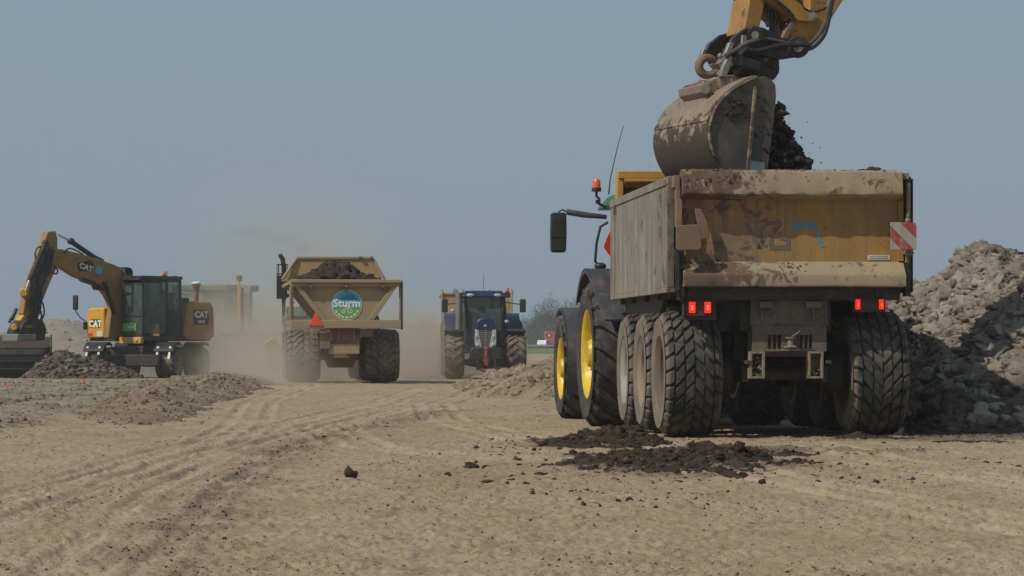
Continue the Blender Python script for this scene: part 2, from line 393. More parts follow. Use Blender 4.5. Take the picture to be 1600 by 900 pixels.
# ------------------------------------------------------------------ the land
def gbase(x, y):
    x = np.asarray(x, float); y = np.asarray(y, float)
    z = -.11*sst(74, 92, y)-.09*sst(110, 200, y)
    z = z+.022*pn(x/4.1, y/5.3, 2)+.012*pn(x/1.7, y/1.9, 3)
    z = z-.05*np.exp(-((y-38.5)/2.2)**2)*sst(-.5, .8, x)
    return z
def gz(x, y): return float(gbase(np.array([x]), np.array([y]))[0])
TRACKS = [[(-1.3,8.5),(-1.9,13),(-2.33,21),(-2.4,28.7),(-1.8,41),(-1.,52),(-.6,66)],
          [(-4.9,12),(-4.2,15),(-3.3,18.5),(-3.07,23),(-3.0,28.7),(-3.4,37),(-4.4,50),(-5.,70)],
          [(-2.9,8),(-3.1,13),(-3.25,18),(-3.3,25),(-2.8,36),(-2.2,50),(-2,66)],
          [(4.2,10),(2.7,17),(1.8,24),(1.4,30)], [(5.6,14),(3.9,20),(3.2,26),(2.9,31)],
          [(6,24.5),(3,24.6),(0,25.8),(-1.5,29),(-2.4,36)], [(6,27),(3.4,27.4),(1.5,28.6),(.1,31),(-.9,38),(-1.4,50)]]
BERM = [(-1.2,9),(-1.67,13),(-1.93,19.3),(-2.15,25),(-2.1,30),(-1.6,36),(-.9,44)]
def track_mask(x, y):
    m = np.zeros(np.shape(x))
    for t in TRACKS:
        d, a = polydist(x, y, t); m = np.maximum(m, sst(.30, .16, np.abs(np.abs(d)-.12)+.10*fbm(x*2, y*1.2, 3, 7)))
    return m
def rough_mask(x, y):
    """the unrolled lumpy ground left of the haul road"""
    edge = np.interp(y, [20,30,36,42,50,62,80,95], [-8,-5.6,-5.7,-6.0,-6.4,-6.9,-7.6,-8.3])
    e = edge+.35*pn(x/1.3, y/2.3, 8)
    return sst(0, .9, e-x)*sst(28, 34, y)
def dark_mask(x, y):
    d, a = polydist(x, y, BERM)
    n = fbm(x*1.9, y*.9, 4, 21)
    m = sst(.55, .0, np.abs(d-.05))*sst(-.45, .3, n)*.62
    # soil dropped beside the parked truck
    for cx, cy, rx, ry, k in ((1.25,24.9,.95,2.6,1), (.75,30.3,.85,1.5,1), (2.1,27.6,1.2,1.,.85), (1.7,24.4,1.1,.8,.7), (2.9,27.3,1.2,.3,.6), (3.6,30.6,1.1,.25,.5), (4.9,30.8,1.,.5,.8), (5.2,32.,1.5,.7,1), (5.6,27.2,.7,.2,.6)):
        q = np.sqrt(((x-cx)/rx)**2+((y-cy)/ry)**2)+.55*fbm(x*2.6, y*1.4, 3, 31)
        m = np.maximum(m, k*sst(1.1, .55, q))
    return np.clip(m, 0, 1)
def gfull(x, y):
    z = gbase(x, y)
    near = sst(160, 60, y)
    f1 = fbm(x*1.6, y*.75, 4, 40); f2 = fbm(x*7, y*4.5, 4, 44)
    lum = np.clip(fbm(x*3.2, y*1.6, 3, 50)+.12, 0, 1)          # where the surface is loose and crumbly
    cr = np.clip(.55-worley(x*13, y*10, 3), 0, 1)
    z = z+near*(.010*f1+.016*f2+.09*lum*cr+.014*fbm(x*21, y*14, 2, 47))
    for k, t in enumerate(TRACKS):
        d, a = polydist(x, y, t)
        fade = (.55+.6*pn(a/3.1, a*0+k, 60+k))
        for off in (-.24, .24):
            q = np.abs(d-off)
            z = z-near*fade*.028*sst(.10, .04, q)+near*fade*.018*sst(.07, .0, np.abs(q-.13))
        z = z+near*fade*.014*sst(.24, .18, np.abs(d))*np.sin(a*2*math.pi/.22+np.abs(d)*14)
    rm = rough_mask(x, y)
    z = z+rm*near*(.04*fbm(x*1.1, y*.8, 4, 70)+.05*np.clip(.6-worley(x*4, y*3, 9), 0, 1)+.05)
    dm = dark_mask(x, y)
    z = z+dm*near*(.012+.03*np.clip(.6-worley(x*11, y*8, 12), 0, 1))
    return z
ys = np.concatenate([np.linspace(-60, 6, 12)[:-1], np.geomspace(6, 11.5, 14)[:-1], np.geomspace(11.5, 100, 900)[:-1], np.geomspace(100, 7000, 110)])
us = np.concatenate([-np.geomspace(.215, 40, 34)[::-1], np.linspace(-.21, .215, 560), np.geomspace(.22, 40, 34)])
Yg, Ug = np.meshgrid(ys, us, indexing='ij'); Xg = Ug*np.maximum(Yg, 9.)
Zg = gfull(Xg, Yg)
ny, nx = Yg.shape; V = np.stack([Xg, Yg, Zg], -1).reshape(-1, 3)
ii = (np.arange(ny-1)[:,None]*nx+np.arange(nx-1)[None]).ravel()
T = np.stack([ii, ii+1, ii+nx+1, ii+nx], 1)
g = NT('dry_sandy_ground'); co = g.n('ShaderNodeNewGeometry').outputs['Position']
fl = g.scale(co, (1., 1., 0.)); fy = g.scale(co, (1., .45, 0.))
n1 = g.noise(fy, .55, 5, .6, .4); n2 = g.noise(fy, 3.1, 6, .62); n3 = g.noise(fl, 26, 5, .7); n4 = g.noise(fy, 9.5, 8, .78, .4)
c = g.mix(g.rng(n1, .32, .68), (.32,.241,.142), (.39,.312,.205))
c = g.mix(g.rng(n2, .5, .75), c, (.235,.178,.112))
c = g.mix(g.math('MULTIPLY', g.rng(n4, .51, .66), .6), c, (.175,.128,.080))
c = g.mix(g.math('MULTIPLY', g.rng(n3, .53, .68), .6), c, (.14,.105,.07))
c = g.mix(g.math('MULTIPLY', g.rng(g.noise(fl, 41, 3), .66, .72), .5), c, (.42,.37,.30))
c = g.mix(g.math('MULTIPLY', g.rng(g.noise(fy, .33, 4, .6), .56, .70), .6), c, (.40,.345,.26)); c = g.mix(g.math('MULTIPLY', g.attr('track'), g.rng(n2, .3, .6, .38, .08)), c, (.43,.352,.245)); rough = g.attr('rough'); c = g.mix(g.math('MULTIPLY', rough, .85), c, g.mix(g.rng(n2, .35, .65), (.275,.245,.18), (.20,.175,.125)))
c = g.mix(g.math('MULTIPLY', g.attr('dark'), g.rng(n3, .25, .6, .7, 1.)), c, g.mix(g.rng(n4, .35, .6), (.068,.047,.030), (.145,.104,.066)))
gr = g.attr('green'); c = g.mix(g.math('MULTIPLY', gr, g.rng(n4, .36, .6)), c, g.mix(g.rng(n2, .4, .6), (.075,.125,.03), (.13,.15,.04)))
fld = g.attr('field'); nf = g.noise(g.scale(co, (.05, .012, 0.)), 1., 5, .6)
c = g.mix(fld, c, g.mix(g.rng(nf, .42, .6), (.055,.125,.02), (.17,.20,.025)))
hgt = g.math('ADD', g.math('MULTIPLY', n4, .7), g.math('ADD', g.math('MULTIPLY', n3, .5), g.math('MULTIPLY', g.noise(fl, 70, 3), .25)))
g.out(Base_Color=c, Roughness=.95, Specular_IOR_Level=.2, Normal=g.bump(hgt, .65, .04))
X1, Y1 = Xg.ravel(), Yg.ravel()
grn = sst(.02, .35, fbm(X1*.8, Y1*.35, 4, 90))*rough_mask(X1, Y1)*sst(-6.4, -7.8, X1+.4*pn(X1, Y1/3, 4))*sst(44, 50, Y1)*sst(92, 70, Y1)
field = sst(300, 312, Y1+14*pn(X1/30, Y1/60, 5))*sst(530, 520, Y1)*sst(-60, -20, X1)
ground = fast_mesh('ground', V, T, g.mat, dict(track=track_mask(X1, Y1), rough=rough_mask(X1, Y1), dark=dark_mask(X1, Y1), green=grn, field=field), smooth=True)
tag(ground, 'dry tan sandy soil with tyre tracks and loose crumbs', 'ground', kind='structure')

# ------------------------------------------------------------------ air and dust
HZ = NT('thin_dusty_air'); pv = HZ.n('ShaderNodeVolumePrincipled'); pv.inputs['Color'].default_value = (.72,.76,.80,1); pv.inputs['Density'].default_value = .0006
pv.inputs['Anisotropy'].default_value = .2; ov = HZ.n('ShaderNodeOutputMaterial'); HZ.t.links.new(pv.outputs[0], ov.inputs['Volume'])
b = MB(); b.box(-420, 420, -40, 760, -1.6, 14.5); hz = b.build('haze', HZ.mat, smooth=0)
tag(hz, 'thin bluish haze over the flat land', 'haze', kind='stuff')

def cloud(name, lo, hi, blobs, col, dens, nscale, lab, cat, an=.3, warp=.9, nlo=.32, nhi=.68):
    d = NT(name); co = d.coord(); tot = None
    wn = d.n('ShaderNodeTexNoise'); wn.inputs['Scale'].default_value = nscale*.6; wn.inputs['Detail'].default_value = 3; d.set(wn.inputs['Vector'], co)
    cw = d.vm('ADD', co, d.vm('MULTIPLY', d.vm('SUBTRACT', wn.outputs['Color'], (.5,.5,.5)), (warp*2,)*3))
    for (cx, cy, cz), (rx, ry, rz), a in blobs:
        q = d.vm('LENGTH', d.vm('DIVIDE', d.vm('SUBTRACT', cw, (cx,cy,cz)), (rx,ry,rz)))
        v = d.rng(q, .15, 1., a, 0., True); tot = v if tot is None else d.math('ADD', tot, v)
    n = d.rng(d.noise(co, nscale, 4, .6), nlo, nhi, .25, 1.35)
    tot = d.math('MULTIPLY', d.math('MULTIPLY', tot, n), dens)
    p = d.n('ShaderNodeVolumePrincipled'); p.inputs['Color'].default_value = (*col, 1); p.inputs['Anisotropy'].default_value = an
    d.set(p.inputs['Density'], tot); o = d.n('ShaderNodeOutputMaterial'); d.t.links.new(p.outputs[0], o.inputs['Volume'])
    b = MB(); b.box(lo[0], hi[0], lo[1], hi[1], lo[2], hi[2]); ob = b.build(name, d.mat, smooth=0)
    return tag(ob, lab, cat, kind='stuff')
cloud('dust_cloud', (-17,66.5,-.6), (2.5,118,9.5),
      [((-8.6,97,.2), (6.2,12,3.2), 1.1), ((-6.4,80,.0), (2.8,8,2.6), 1.1), ((-6.9,92,2.9), (5.2,13,4.4), .16), ((-5.6,73.5,.2), (1.6,4.5,1.5), .9),
       ((-3.4,96,.3), (2.8,10,2.8), .6), ((-3.2,100,.2), (5.5,14,2.4), .3), ((-10.5,92,.3), (3.6,7,2.4), .4)],
      (.92,.83,.69), .42, .30, 'tan dust cloud hanging behind the vehicles on the haul road', 'dust', warp=.8)
# ------------------------------------------------------------------ wheels
def carcass(b, Rr, Wd, rr, n=64, crown=.035, bulge=.03):
    h = Wd/2
    prof = [(-h*.90, rr), (-h*.97, rr+.02), (-h-bulge*.3, rr+(Rr-rr)*.42), (-h-.004, rr+(Rr-rr)*.74), (-h*.93, Rr-crown*1.9), (-h*.82, Rr-crown), (-h*.45, Rr-crown*.35), (0, Rr-crown*.2)]
    prof = prof+[(-x, r) for x, r in prof[-2::-1]]
    b.lathe(prof, n)
def crown_r(x, Rr, Wd, crown):
    t = abs(x)/(Wd/2); return Rr-crown*(.2+.75*t**2.4) if t < .93 else Rr-crown*1.5
def lug_strip(b, pts, Rr, Wd, crown, hgt, side=1):
    """pts: list of (x, angle, half width in angle): a raised bar following the tread"""
    vs = []; fs = []
    for (x, a, hw) in pts:
        r0 = crown_r(x, Rr, Wd, crown)-.012; r1 = r0+.012+hgt
        if abs(x) > Wd*.47: r1 -= hgt*.5
        for r, k in ((r0, 1.25), (r1, .9)):
            for sg in (-1, 1):
                q = a+sg*hw*k; vs.append((x*side, r*math.cos(q), r*math.sin(q)))
    for i in range(len(pts)-1):
        o = i*4; p = o+4
        fs += [(o+2, o+3, p+3, p+2), (o, o+2, p+2, p), (o+3, o+1, p+1, p+3)]
    e = (len(pts)-1)*4; fs += [(0, 1, 3, 2), (e, e+2, e+3, e+1)]
    b.add(vs, fs)
def block_tyre(Rr, Wd, rr, N=25, hgt=.032):
    """flotation tyre: chevron rows broken into blocks"""
    b = MB(); cr = .055; carcass(b, Rr-hgt, Wd, rr, 72, cr, .028); rnd = random.Random(4); p = 2*math.pi/N
    for i in range(N):
        for sd_ in (1, -1):
            a0 = i*p+(0 if sd_ > 0 else p*.5)
            cuts = [.0, .17, .345, .50]; sweep = [0, .40, .86, 1.05]
            for k in range(3):
                x0, x1 = cuts[k]*Wd+.009, cuts[k+1]*Wd-.009
                s0, s1 = sweep[k]*p*1.35, sweep[k+1]*p*1.35
                j = (k % 2)*p*.22; hw = p*.365; mid = (x0+x1)/2
                h = hgt*rnd.uniform(.8, 1.05)
                lug_strip(b, [(x0, a0-s0-j, hw*.98), (mid, a0-(s0+s1)/2-j-p*.02, hw*1.05), (x1, a0-s1-j, hw*.9)], Rr-hgt, Wd, cr, h, sd_)
    return b
def lug_tyre(Rr, Wd, rr, N=20, hgt=.05):
    """traction tyre: long slanted bars"""
    b = MB(); cr = .06; carcass(b, Rr-hgt, Wd, rr, 64, cr, .035); p = 2*math.pi/N
    for i in range(N):
        for sd_ in (1, -1):
            a0 = i*p+(0 if sd_ > 0 else p*.5); L = []
            for t in (-.04, .12, .28, .40, .485, .51):
                L.append((t*Wd, a0+(t*Wd)*.80/Rr-.1*max(0, t-.3), (.030+.018*max(t, 0)*2)/Rr))
            lug_strip(b, L, Rr-hgt, Wd, cr, hgt, sd_)
    return b
def rim(rr, Wd, deep=.12, n=48, hub=.16, face=None):
    b = MB(); o = Wd/2*.955
    prof = [(-o, rr+.0), (-o, rr-.03), (-o+.06, rr-.05), (o-deep-.10, rr-.09), (o-deep-.07, rr*.62), (o-deep, hub+.05), (o-deep+.02, hub), (o-deep+.09, hub*.8), (o-deep+.09, .01),
            (o-deep+.05, .01), (o-deep-.03, hub), (o-deep-.12, rr*.62), (o-deep-.14, rr-.1)]
    prof = [(o-deep+.09, .004), (o-deep+.09, hub*.8), (o-deep+.02, hub), (o-deep, hub+.05), (o-deep-.08, rr*.66), (o-deep-.05, rr-.085), (o-.05, rr-.055), (o-.018, rr-.02), (o, rr+.025), (o-.015, rr+.03),
            (o-.03, rr-.0), (-o+.03, rr-.01), (-o, rr+.02), (-o-.01, rr-.02), (-o+.06, rr-.075), (o-deep-.12, rr-.11), (o-deep-.14, hub), (o-deep-.14, .004)]
    b.lathe(prof, n, closed=False)
    for k in range(10):
        q = 2*math.pi*k/10; c = ((hub+.028)*math.cos(q), (hub+.028)*math.sin(q)); b.cyl((o-deep-.02, *c), (o-deep+.035, *c), .014, n=6)
    return b
_wm = {}
def wheel(key, parent, loc, outer, mk_tyre, mk_rim, mt, mr, spin=0.):
    """Empty > tyre, rim; outer = -1 puts the dished face towards -x"""
    e = empty('wheel', loc, 0 if outer > 0 else math.pi, parent)
    e.rotation_euler = (spin, 0, 0 if outer > 0 else math.pi)
    if key not in _wm:
        t = mk_tyre().build('tyre', mt, e, smooth=28); r = mk_rim().build('rim', mr, e, smooth=35); _wm[key] = (t, r)
    else:
        for s in _wm[key]:
            c = s.copy(); COL.objects.link(c); c.parent = e
    return e

# ------------------------------------------------------------------ the parked dump trailer
TY = R(4.5)
TZ = gz(3., 32.2)
tr = tag(empty('dump_trailer', (3.02, 31.4, TZ), TY), 'large ochre three-axle dump trailer with muddy tailgate parked beside the clay pile', 'trailer')
b = MB()
b.box(-1.31, -1.25, .10, 5.7, 1.655, 2.775); b.box(1.25, 1.31, .10, 5.7, 1.655, 2.775)
b.box(-1.325, -1.24, .102, 5.698, 2.775, 2.865); b.box(1.24, 1.325, .102, 5.698, 2.775, 2.865)
for s in (-1, 1):
    b.box(s*1.335, s*1.30, 5.18, 5.30, 1.60, 2.77); b.box(s*1.33, s*1.30, .10, .20, 1.62, 2.77)
    b.box(s*1.318, s*1.30, 5.62, 5.70, 1.60, 2.77); b.box(s*1.316, s*1.24, .103, 5.69, 1.60, 1.655)
b.build('side_panel', M['side'], tr, .006)
b = MB(); b.box(-1.25, 1.25, .12, 5.62, 1.66, 1.72)
b.build('floor_plate', M['rust'], tr)
b = MB(); b.box(-1.22, 1.22, 5.55, 5.61, 1.72, 3.14)
for x in (-.8, 0, .8): b.box(x-.04, x+.04, 5.50, 5.55, 1.75, 3.12)
hb = b.build('headboard', M['rust'], tr, .005)
b = MB(); b.box(-1.25, 1.25, 5.40, 5.68, 3.14, 3.235); b.box(-1.26, -1.18, 5.42, 5.66, 2.87, 3.139); b.box(1.18, 1.26, 5.42, 5.66, 2.87, 3.139)
b.prism([(5.40,3.139),(5.40,3.10),(5.50,3.02),(5.50,3.139)], 'x', -1.17, 1.17)
b.build('rim', M['head'], hb, .008)
# tailgate
b = MB()
b.box(-1.20, 1.255, -.0, .05, 1.66, 2.90)
b.box(-1.20, -1.14, -.035, -.0, 1.94, 2.60); b.box(1.19, 1.25, -.035, -.0, 1.94, 2.60)
tg = b.build('tailgate', M['tail'], tr, .004)
def wavy_bar(sec, x0, x1, n, amp, seed, mat, name, parent):
    """a bent, dented pressed rail along x"""
    b = MB(); k = len(sec); vs = []
    for i in range(n+1):
        x = x0+(x1-x0)*i/n
        for j, (y, z) in enumerate(sec):
            d = amp*float(pn(np.array([x*1.3+j*.05]), np.array([seed*3.3]), seed)[()][0] if False else pn(np.array([x*1.3]), np.array([seed*3.3]), seed)[0])
            e = amp*.5*float(pn(np.array([x*7.]), np.array([j*1.7]), seed+1)[0])
            vs.append((x, y+(d+e)*(0 if y > -.02 else 1), z+(d*.8+e)*(1 if j in (1,2,3,4,5) else .3)))
    fs = [(i*k+j, i*k+(j+1)%k, (i+1)*k+(j+1)%k, (i+1)*k+j) for i in range(n) for j in range(k)]+[tuple(range(k)), tuple(reversed(range(n*k, n*k+k)))]
    b.add(vs, fs); return b.build(name, mat, parent, .006)
lip = wavy_bar([(.0,2.93),(-.13,2.915),(-.15,2.90),(-.205,2.70),(-.205,2.655),(-.185,2.645),(-.0,2.60)], -1.20, 1.21, 60, .022, 3, M['lip'], 'upper_rail', tg)
led = wavy_bar([(-.0,1.935),(-.02,1.93),(-.165,1.79),(-.172,1.775),(-.172,1.665),(-.16,1.655),(-.0,1.655)], -1.185, 1.25, 60, .006, 5, M['lip'], 'lower_rail', tg)
# brackets at its left edge
b = MB(); b.box(-1.285, -1.215, -.10, .09, 2.73, 2.86); b.box(-1.265, -1.20, -.16, -.02, 2.30, 2.60); b.box(-1.262, -1.212, -.12, .04, 2.60, 2.735)
b.prism([(-1.275,2.06),(-1.275,2.30),(-1.255,2.315),(-1.06,2.325),(-1.03,2.30),(-1.0,2.09),(-1.03,2.05),(-1.24,2.045)], 'y', -.26, -.22)
b.box(-1.20, -1.10, -.219, .0, 2.12, 2.26)
b.prism([(-1.06,2.50),(-.99,2.50),(-.92,2.36),(-.90,2.18),(-1.0,2.16),(-1.03,2.33)], 'y', -.13, -.10)
b.build('hinge_bracket', M['rust'], tg, .006)
b = MB(); b.tube([(-1.24,-.14,2.04),(-1.235,-.13,1.9),(-1.22,-.1,1.7),(-1.21,-.06,1.56),(-1.16,.0,1.48)], .022, 8); b.tube([(-1.20,-.08,2.05),(-1.21,-.08,1.8),(-1.23,-.08,1.62)], .03, 8)
b.build('latch_rod', M['steel_dark'], tg)
b = MB(); b.box(-1.245, -1.21, .0, .09, 1.6, 2.84); b.build('rubber_seal', M['black'], tr, .004)
b = MB(); b.box(1.262, 1.325, -.06, .09, 1.56, 2.86); b.box(1.335, 1.35, -.05, .05, 1.6, 2.84)
b.build('rubber_seal', M['black'], tr, .004)
b = MB(); b.tube([(1.29,-.09,2.79),(1.29,-.09,2.36)], .022, 8); b.tube([(1.30,-.10,2.06),(1.27,-.10,1.92)], .025, 8); b.ball((1.29,-.10,2.03), (.06,.05,.035)); b.ball((1.285,-.09,2.38), .035)
b.box(1.22, 1.30, -.08, .03, 2.83, 2.90)
b.build('clamp', M['lug'], tr, .004)
# crusted soil on the rails
pp = []
rr_ = np.random.default_rng(2)
n = 420; x = rr_.uniform(-1.18, 1.2, n); keep = rr_.random(n) < np.where(x < .1, 1, .3); x = x[keep]; n = len(x)
pp.append(scatter(np.stack([x, rr_.uniform(-.15,.03,n), 2.925+0*x], 1), rr_.uniform(.005,.018,n), rr_.uniform(.35,.6,n), 1, .6, 3))
n = 90; x = np.clip(rr_.normal(-.72,.28,n), -1.17, 1.1); pp.append(scatter(np.stack([x, -.19+0*x+rr_.uniform(-.01,.02,n), rr_.uniform(2.66,2.9,n)], 1), rr_.uniform(.005,.018,n), rr_.uniform(.35,.6,n), 1, .8, 4))
n = 110; x = np.clip(np.concatenate([rr_.normal(-.85,.18,60), rr_.normal(.0,.09,50)]), -1.15, 1.2); t_ = rr_.random(n); pp.append(scatter(np.stack([x, -.04-.12*t_, 1.925-.135*t_], 1), rr_.uniform(.005,.016,n), rr_.uniform(.4,.65,n), 1, .5, 5))
v, t, a = merge(pp); fast_mesh('crusted_mud', v, t, M['clod'], dict(tone=a), tg)
# the faded marking, warning board, data plate
b = MB()
def arc(cx, cz, r0, r1, a0, a1, n=18, el=1.): 
    vs = []
    for i in range(n+1):
        q = R(a0+(a1-a0)*i/n)
        for r in (r0, r1): vs.append((cx+r*math.cos(q)*el, -.004, cz+r*math.sin(q)))
    b.add(vs, [(2*i, 2*i+1, 2*i+3, 2*i+2) for i in range(n)])
def quad(p): b.add([(x, -.004, z) for x, z in p], [(0,1,2,3)])
lx = lambda px: (px-1236)/143.; lz = lambda py: CAMZ+(535-py)/143.-TZ
arc(lx(1213), lz(369), .125, .165, 62, 235, 22, 1.1); quad([(lx(1220),lz(371)),(lx(1236),lz(371)),(lx(1236),lz(376)),(lx(1220),lz(376))]); quad([(lx(1230),lz(376)),(lx(1237),lz(376)),(lx(1237),lz(392)),(lx(1230),lz(392))])
quad([(lx(1204),lz(384)),(lx(1230),lz(384)),(lx(1230),lz(391)),(lx(1204),lz(391))]); quad([(lx(1203),lz(368)),(lx(1210),lz(368)),(lx(1210),lz(384)),(lx(1203),lz(384))])
quad([(lx(1164),lz(350)),(lx(1172),lz(350)),(lx(1192),lz(389)),(lx(1184),lz(389))]); quad([(lx(1184),lz(389)),(lx(1192),lz(389)),(lx(1199),lz(372)),(lx(1193),lz(370))])
b.build('faded_lettering', soiled('faded_grey_paint', (.13,.11,.10), .6, dirt=(.20,.14,.08), amt=.55, scale=3., streak=.6), tg, smooth=0, fix=False)
b = MB(); quad([(lx(1241),lz(349)),(lx(1270),lz(347)),(lx(1274),lz(357)),(lx(1240),lz(357))])
quad([(lx(1270),lz(347)),(lx(1277),lz(352)),(lx(1281),lz(366)),(lx(1274),lz(357))]); quad([(lx(1274),lz(357)),(lx(1281),lz(366)),(lx(1291),lz(387)),(lx(1284),lz(387))])
quad([(lx(1240),lz(357)),(lx(1246),lz(357)),(lx(1243),lz(362)),(lx(1240),lz(362))])
b.build('faded_blue_stroke', M['label_aqua'], tg, smooth=0, fix=False)
wb = NT('red_white_board'); co = wb.coord(); d = wb.vm('DOT_PRODUCT', co, (1., 0., 1.)); st = wb.math('FRACT', wb.math('MULTIPLY', d, 3.55))
fad = wb.noise(co, 9, 5, .7); isr = wb.math('MULTIPLY', wb.math('GREATER_THAN', st, .5), wb.rng(fad, .30, .48, .25, 1))
cc = wb.mix(isr, (.36,.34,.30), (.34,.04,.032)); cc = wb.mix(wb.rng(wb.noise(wb.scale(co, (8,8,.8)), 2, 5, .7), .45, .7, 0, .75), cc, (.24,.20,.145))
wb.out(Base_Color=cc, Roughness=.5)
b = MB(); b.box(1.06, 1.345, -.235, -.225, 2.06, 2.355); b.build('warning_board', wb.mat, tr, .003)
b = MB(); b.box(.86, 1.10, -.008, -.0, 1.955, 2.005); o = b.build('data_plate', M['white'], tg)
b = MB()
for k in range(12):
    b.box(.875+k*.018, .886+k*.018, -.0105, -.0085, 1.985, 1.995)
    b.box(.875+k*.018, .889+k*.018, -.0105, -.0085, 1.965, 1.973)
b.build('plate_print', M['label_grey'], o)
# chassis
b = MB()
b.box(-1.20, 1.22, .02, .30, 1.52, 1.648)
for s in (-1, 1):
    b.box(s*.36, s*.50, .25, 6.2, 1.18, 1.52); b.box(s*.52, s*.62, .3, 5.6, 1.5, 1.65)
    b.box(s*.40, s*.48, .3, 5.0, .62, .80)
for y in (.9, 1.9, 3.1, 4.4, 5.5): b.box(-1.2, 1.2, y, y+.12, 1.54, 1.655)
for y in (.8, 2.5, 4.2):
    b.cyl((-1.05, y, .71), (1.08, y, .71), .075)
    for s in (-1, 1):
        b.lathe([(-.08,.01),(-.08,.21),(.09,.21),(.09,.01)], 20, (s*.62, y, .71), closed=False); b.box(s*.38, s*.50, y-.08, y+.08, .74, 1.2)
        b.box(s*.41, s*.47, y-.75, y+.75, .82, .86)
b.box(-.75, .75, 1.25, 1.33, .74, .80); b.box(-.8, .8, 2.95, 3.05, .84, .94)
b.prism([(5.6,1.15),(6.9,.62),(6.9,.78),(6.2,1.5),(5.6,1.5)], 'x', -.28, .28)
b.prism([(1.6,1.65),(5.7,1.65),(5.3,1.35),(2.2,1.35)], 'x', -1.15, -1.09); b.prism([(1.6,1.65),(5.7,1.65),(5.3,1.35),(2.2,1.35)], 'x', 1.09, 1.15)
b.build('chassis', M['chassis'], tr, .006)
# rear plate with slots, jaw, two box lugs
b = MB()
zt, zb = 1.52, .965
b.box(-.41, .44, .10, .16, 1.25, zt); b.box(-.395, .425, .10, .16, 1.135, 1.25)
b.box(-.395, -.235, .10, .16, .985, 1.135); b.box(-.075, .10, .10, .16, .985, 1.135); b.box(.265, .425, .10, .16, .985, 1.135)
b.box(-.395, .425, .10, .16, .955, .985)
for k in range(3):
    b.box(-.235+k*.053, -.222+k*.053, .10, .16, .985, 1.135); b.box(.112+k*.053, .125+k*.053, .10, .16, .985, 1.135)
for x in (-.30, .27): b.box(x-.012, x+.012, .03, .10, 1.30, 1.46)
b.box(-.41, .44, .09, .10, 1.24, 1.255); b.box(-.33, -.18, .0, .1, 1.43, 1.50); b.box(.18, .36, .0, .1, 1.43, 1.50)
b.box(-.40,.43,.35,.4,.9,1.5)
pl = b.build('rear_plate', M['plate'], tr, .004)
b = MB(); b.lathe([(-.06,.002),(-.06,.075),(-.045,.08),(-.03,.035),(.03,.03),(.045,.055),(.06,.055),(.06,.002)], 16, (.018, .05, 1.055), 'z', closed=False); b.tube([(.03,.04,1.12),(.08,.02,1.15),(.11,.0,1.18)], .008, 6); b.box(-.07, .10, .0, .1, .965, .985)
b.build('hitch_jaw', M['lug'], pl)
for x in (-.345, .30):
    b = MB()
    for p in ((x-.085,x-.055,.66,.955),(x+.055,x+.085,.66,.955),(x-.055,x+.055,.66,.685),(x-.055,x+.055,.93,.955)): b.box(p[0], p[1], .06, .22, p[2], p[3])
    b.box(x-.055, x+.055, .20, .22, .685, .93)
    lg = b.build('box_lug', M['lug'], pl, .006)
    k = 60 if x < 0 else 26; zz = rr_.uniform(.67, .90 if x < 0 else .76, k)
    v, t, a = scatter(np.stack([rr_.uniform(x-.06,x+.06,k), rr_.uniform(.09,.17,k), zz], 1), rr_.uniform(.008,.028,k), rr_.uniform(.3,.6,k), 1, .9, 9)
    fast_mesh('packed_mud', v, t, M['clod'], dict(tone=a), lg)
def tail_light(x0, x1, z0, z1, lens, y=-.02):
    b = MB(); b.box(x0, x1, y, y+.06, z0, z0+.014); b.box(x0, x1, y, y+.06, z1-.014, z1); b.box(x0, x0+.012, y, y+.06, z0+.014, z1-.014); b.box(x1-.012, x1, y, y+.06, z0+.014, z1-.014)
    b.box(x0+.012, x1-.012, y+.03, y+.06, z0+.014, z1-.014)
    o = b.build('tail_light', M['chassis'], tr, .003)
    for lx0, lx1, core in lens:
        b = MB(); b.box(lx0, lx1, y+.006, y+.03, z0+.03, z1-.025); l = b.build('lens', M['red_light'], o, .004)
        b = MB(); b.box(lx0+.02, lx1-.02, y-.001, y+.0055, z0+.06, z1-.06); b.build('lit_core', M['red_core'], l, .003)
    return o
tail_light(-1.14, -.82, 1.345, 1.52, [(-1.105,-1.035,1),(-.935,-.865,1)])
tail_light(.70, 1.05, 1.385, 1.55, [(.725,.775,1),(.985,1.035,1)])
b = MB(); b.box(-1.17, -1.155, -.03, .08, 1.35, 1.65); b.box(-1.16, -.80, .03, .05, 1.3, 1.42); b.box(.66, .70, .0, .06, 1.5, 1.66); b.box(.95, .98, .0, .06, 1.5, 1.66); b.tube([(-1.1,0,1.64),(-1.12,-.02,1.55),(-1.08,.0,1.5)], .012, 6)
b.build('lamp_bracket', M['chassis'], tr)
mk = lambda: block_tyre(.715, .63, .40)
mkr = lambda: rim(.40, .63, .16)
k = 0
for j, y in enumerate((.8, 2.5, 4.2)):
    for s in (-1, 1):
        wx = s*(1.335-.325)+(.055 if s > 0 else 0)
        wheel('trailer%d' % j, tr, (wx-.01, y, .712), s, mk, mkr, M['tyre_trailer'], [M['rim_d'], M['rim_b'], M['rim_g']][j], spin=k*.37); k += 1
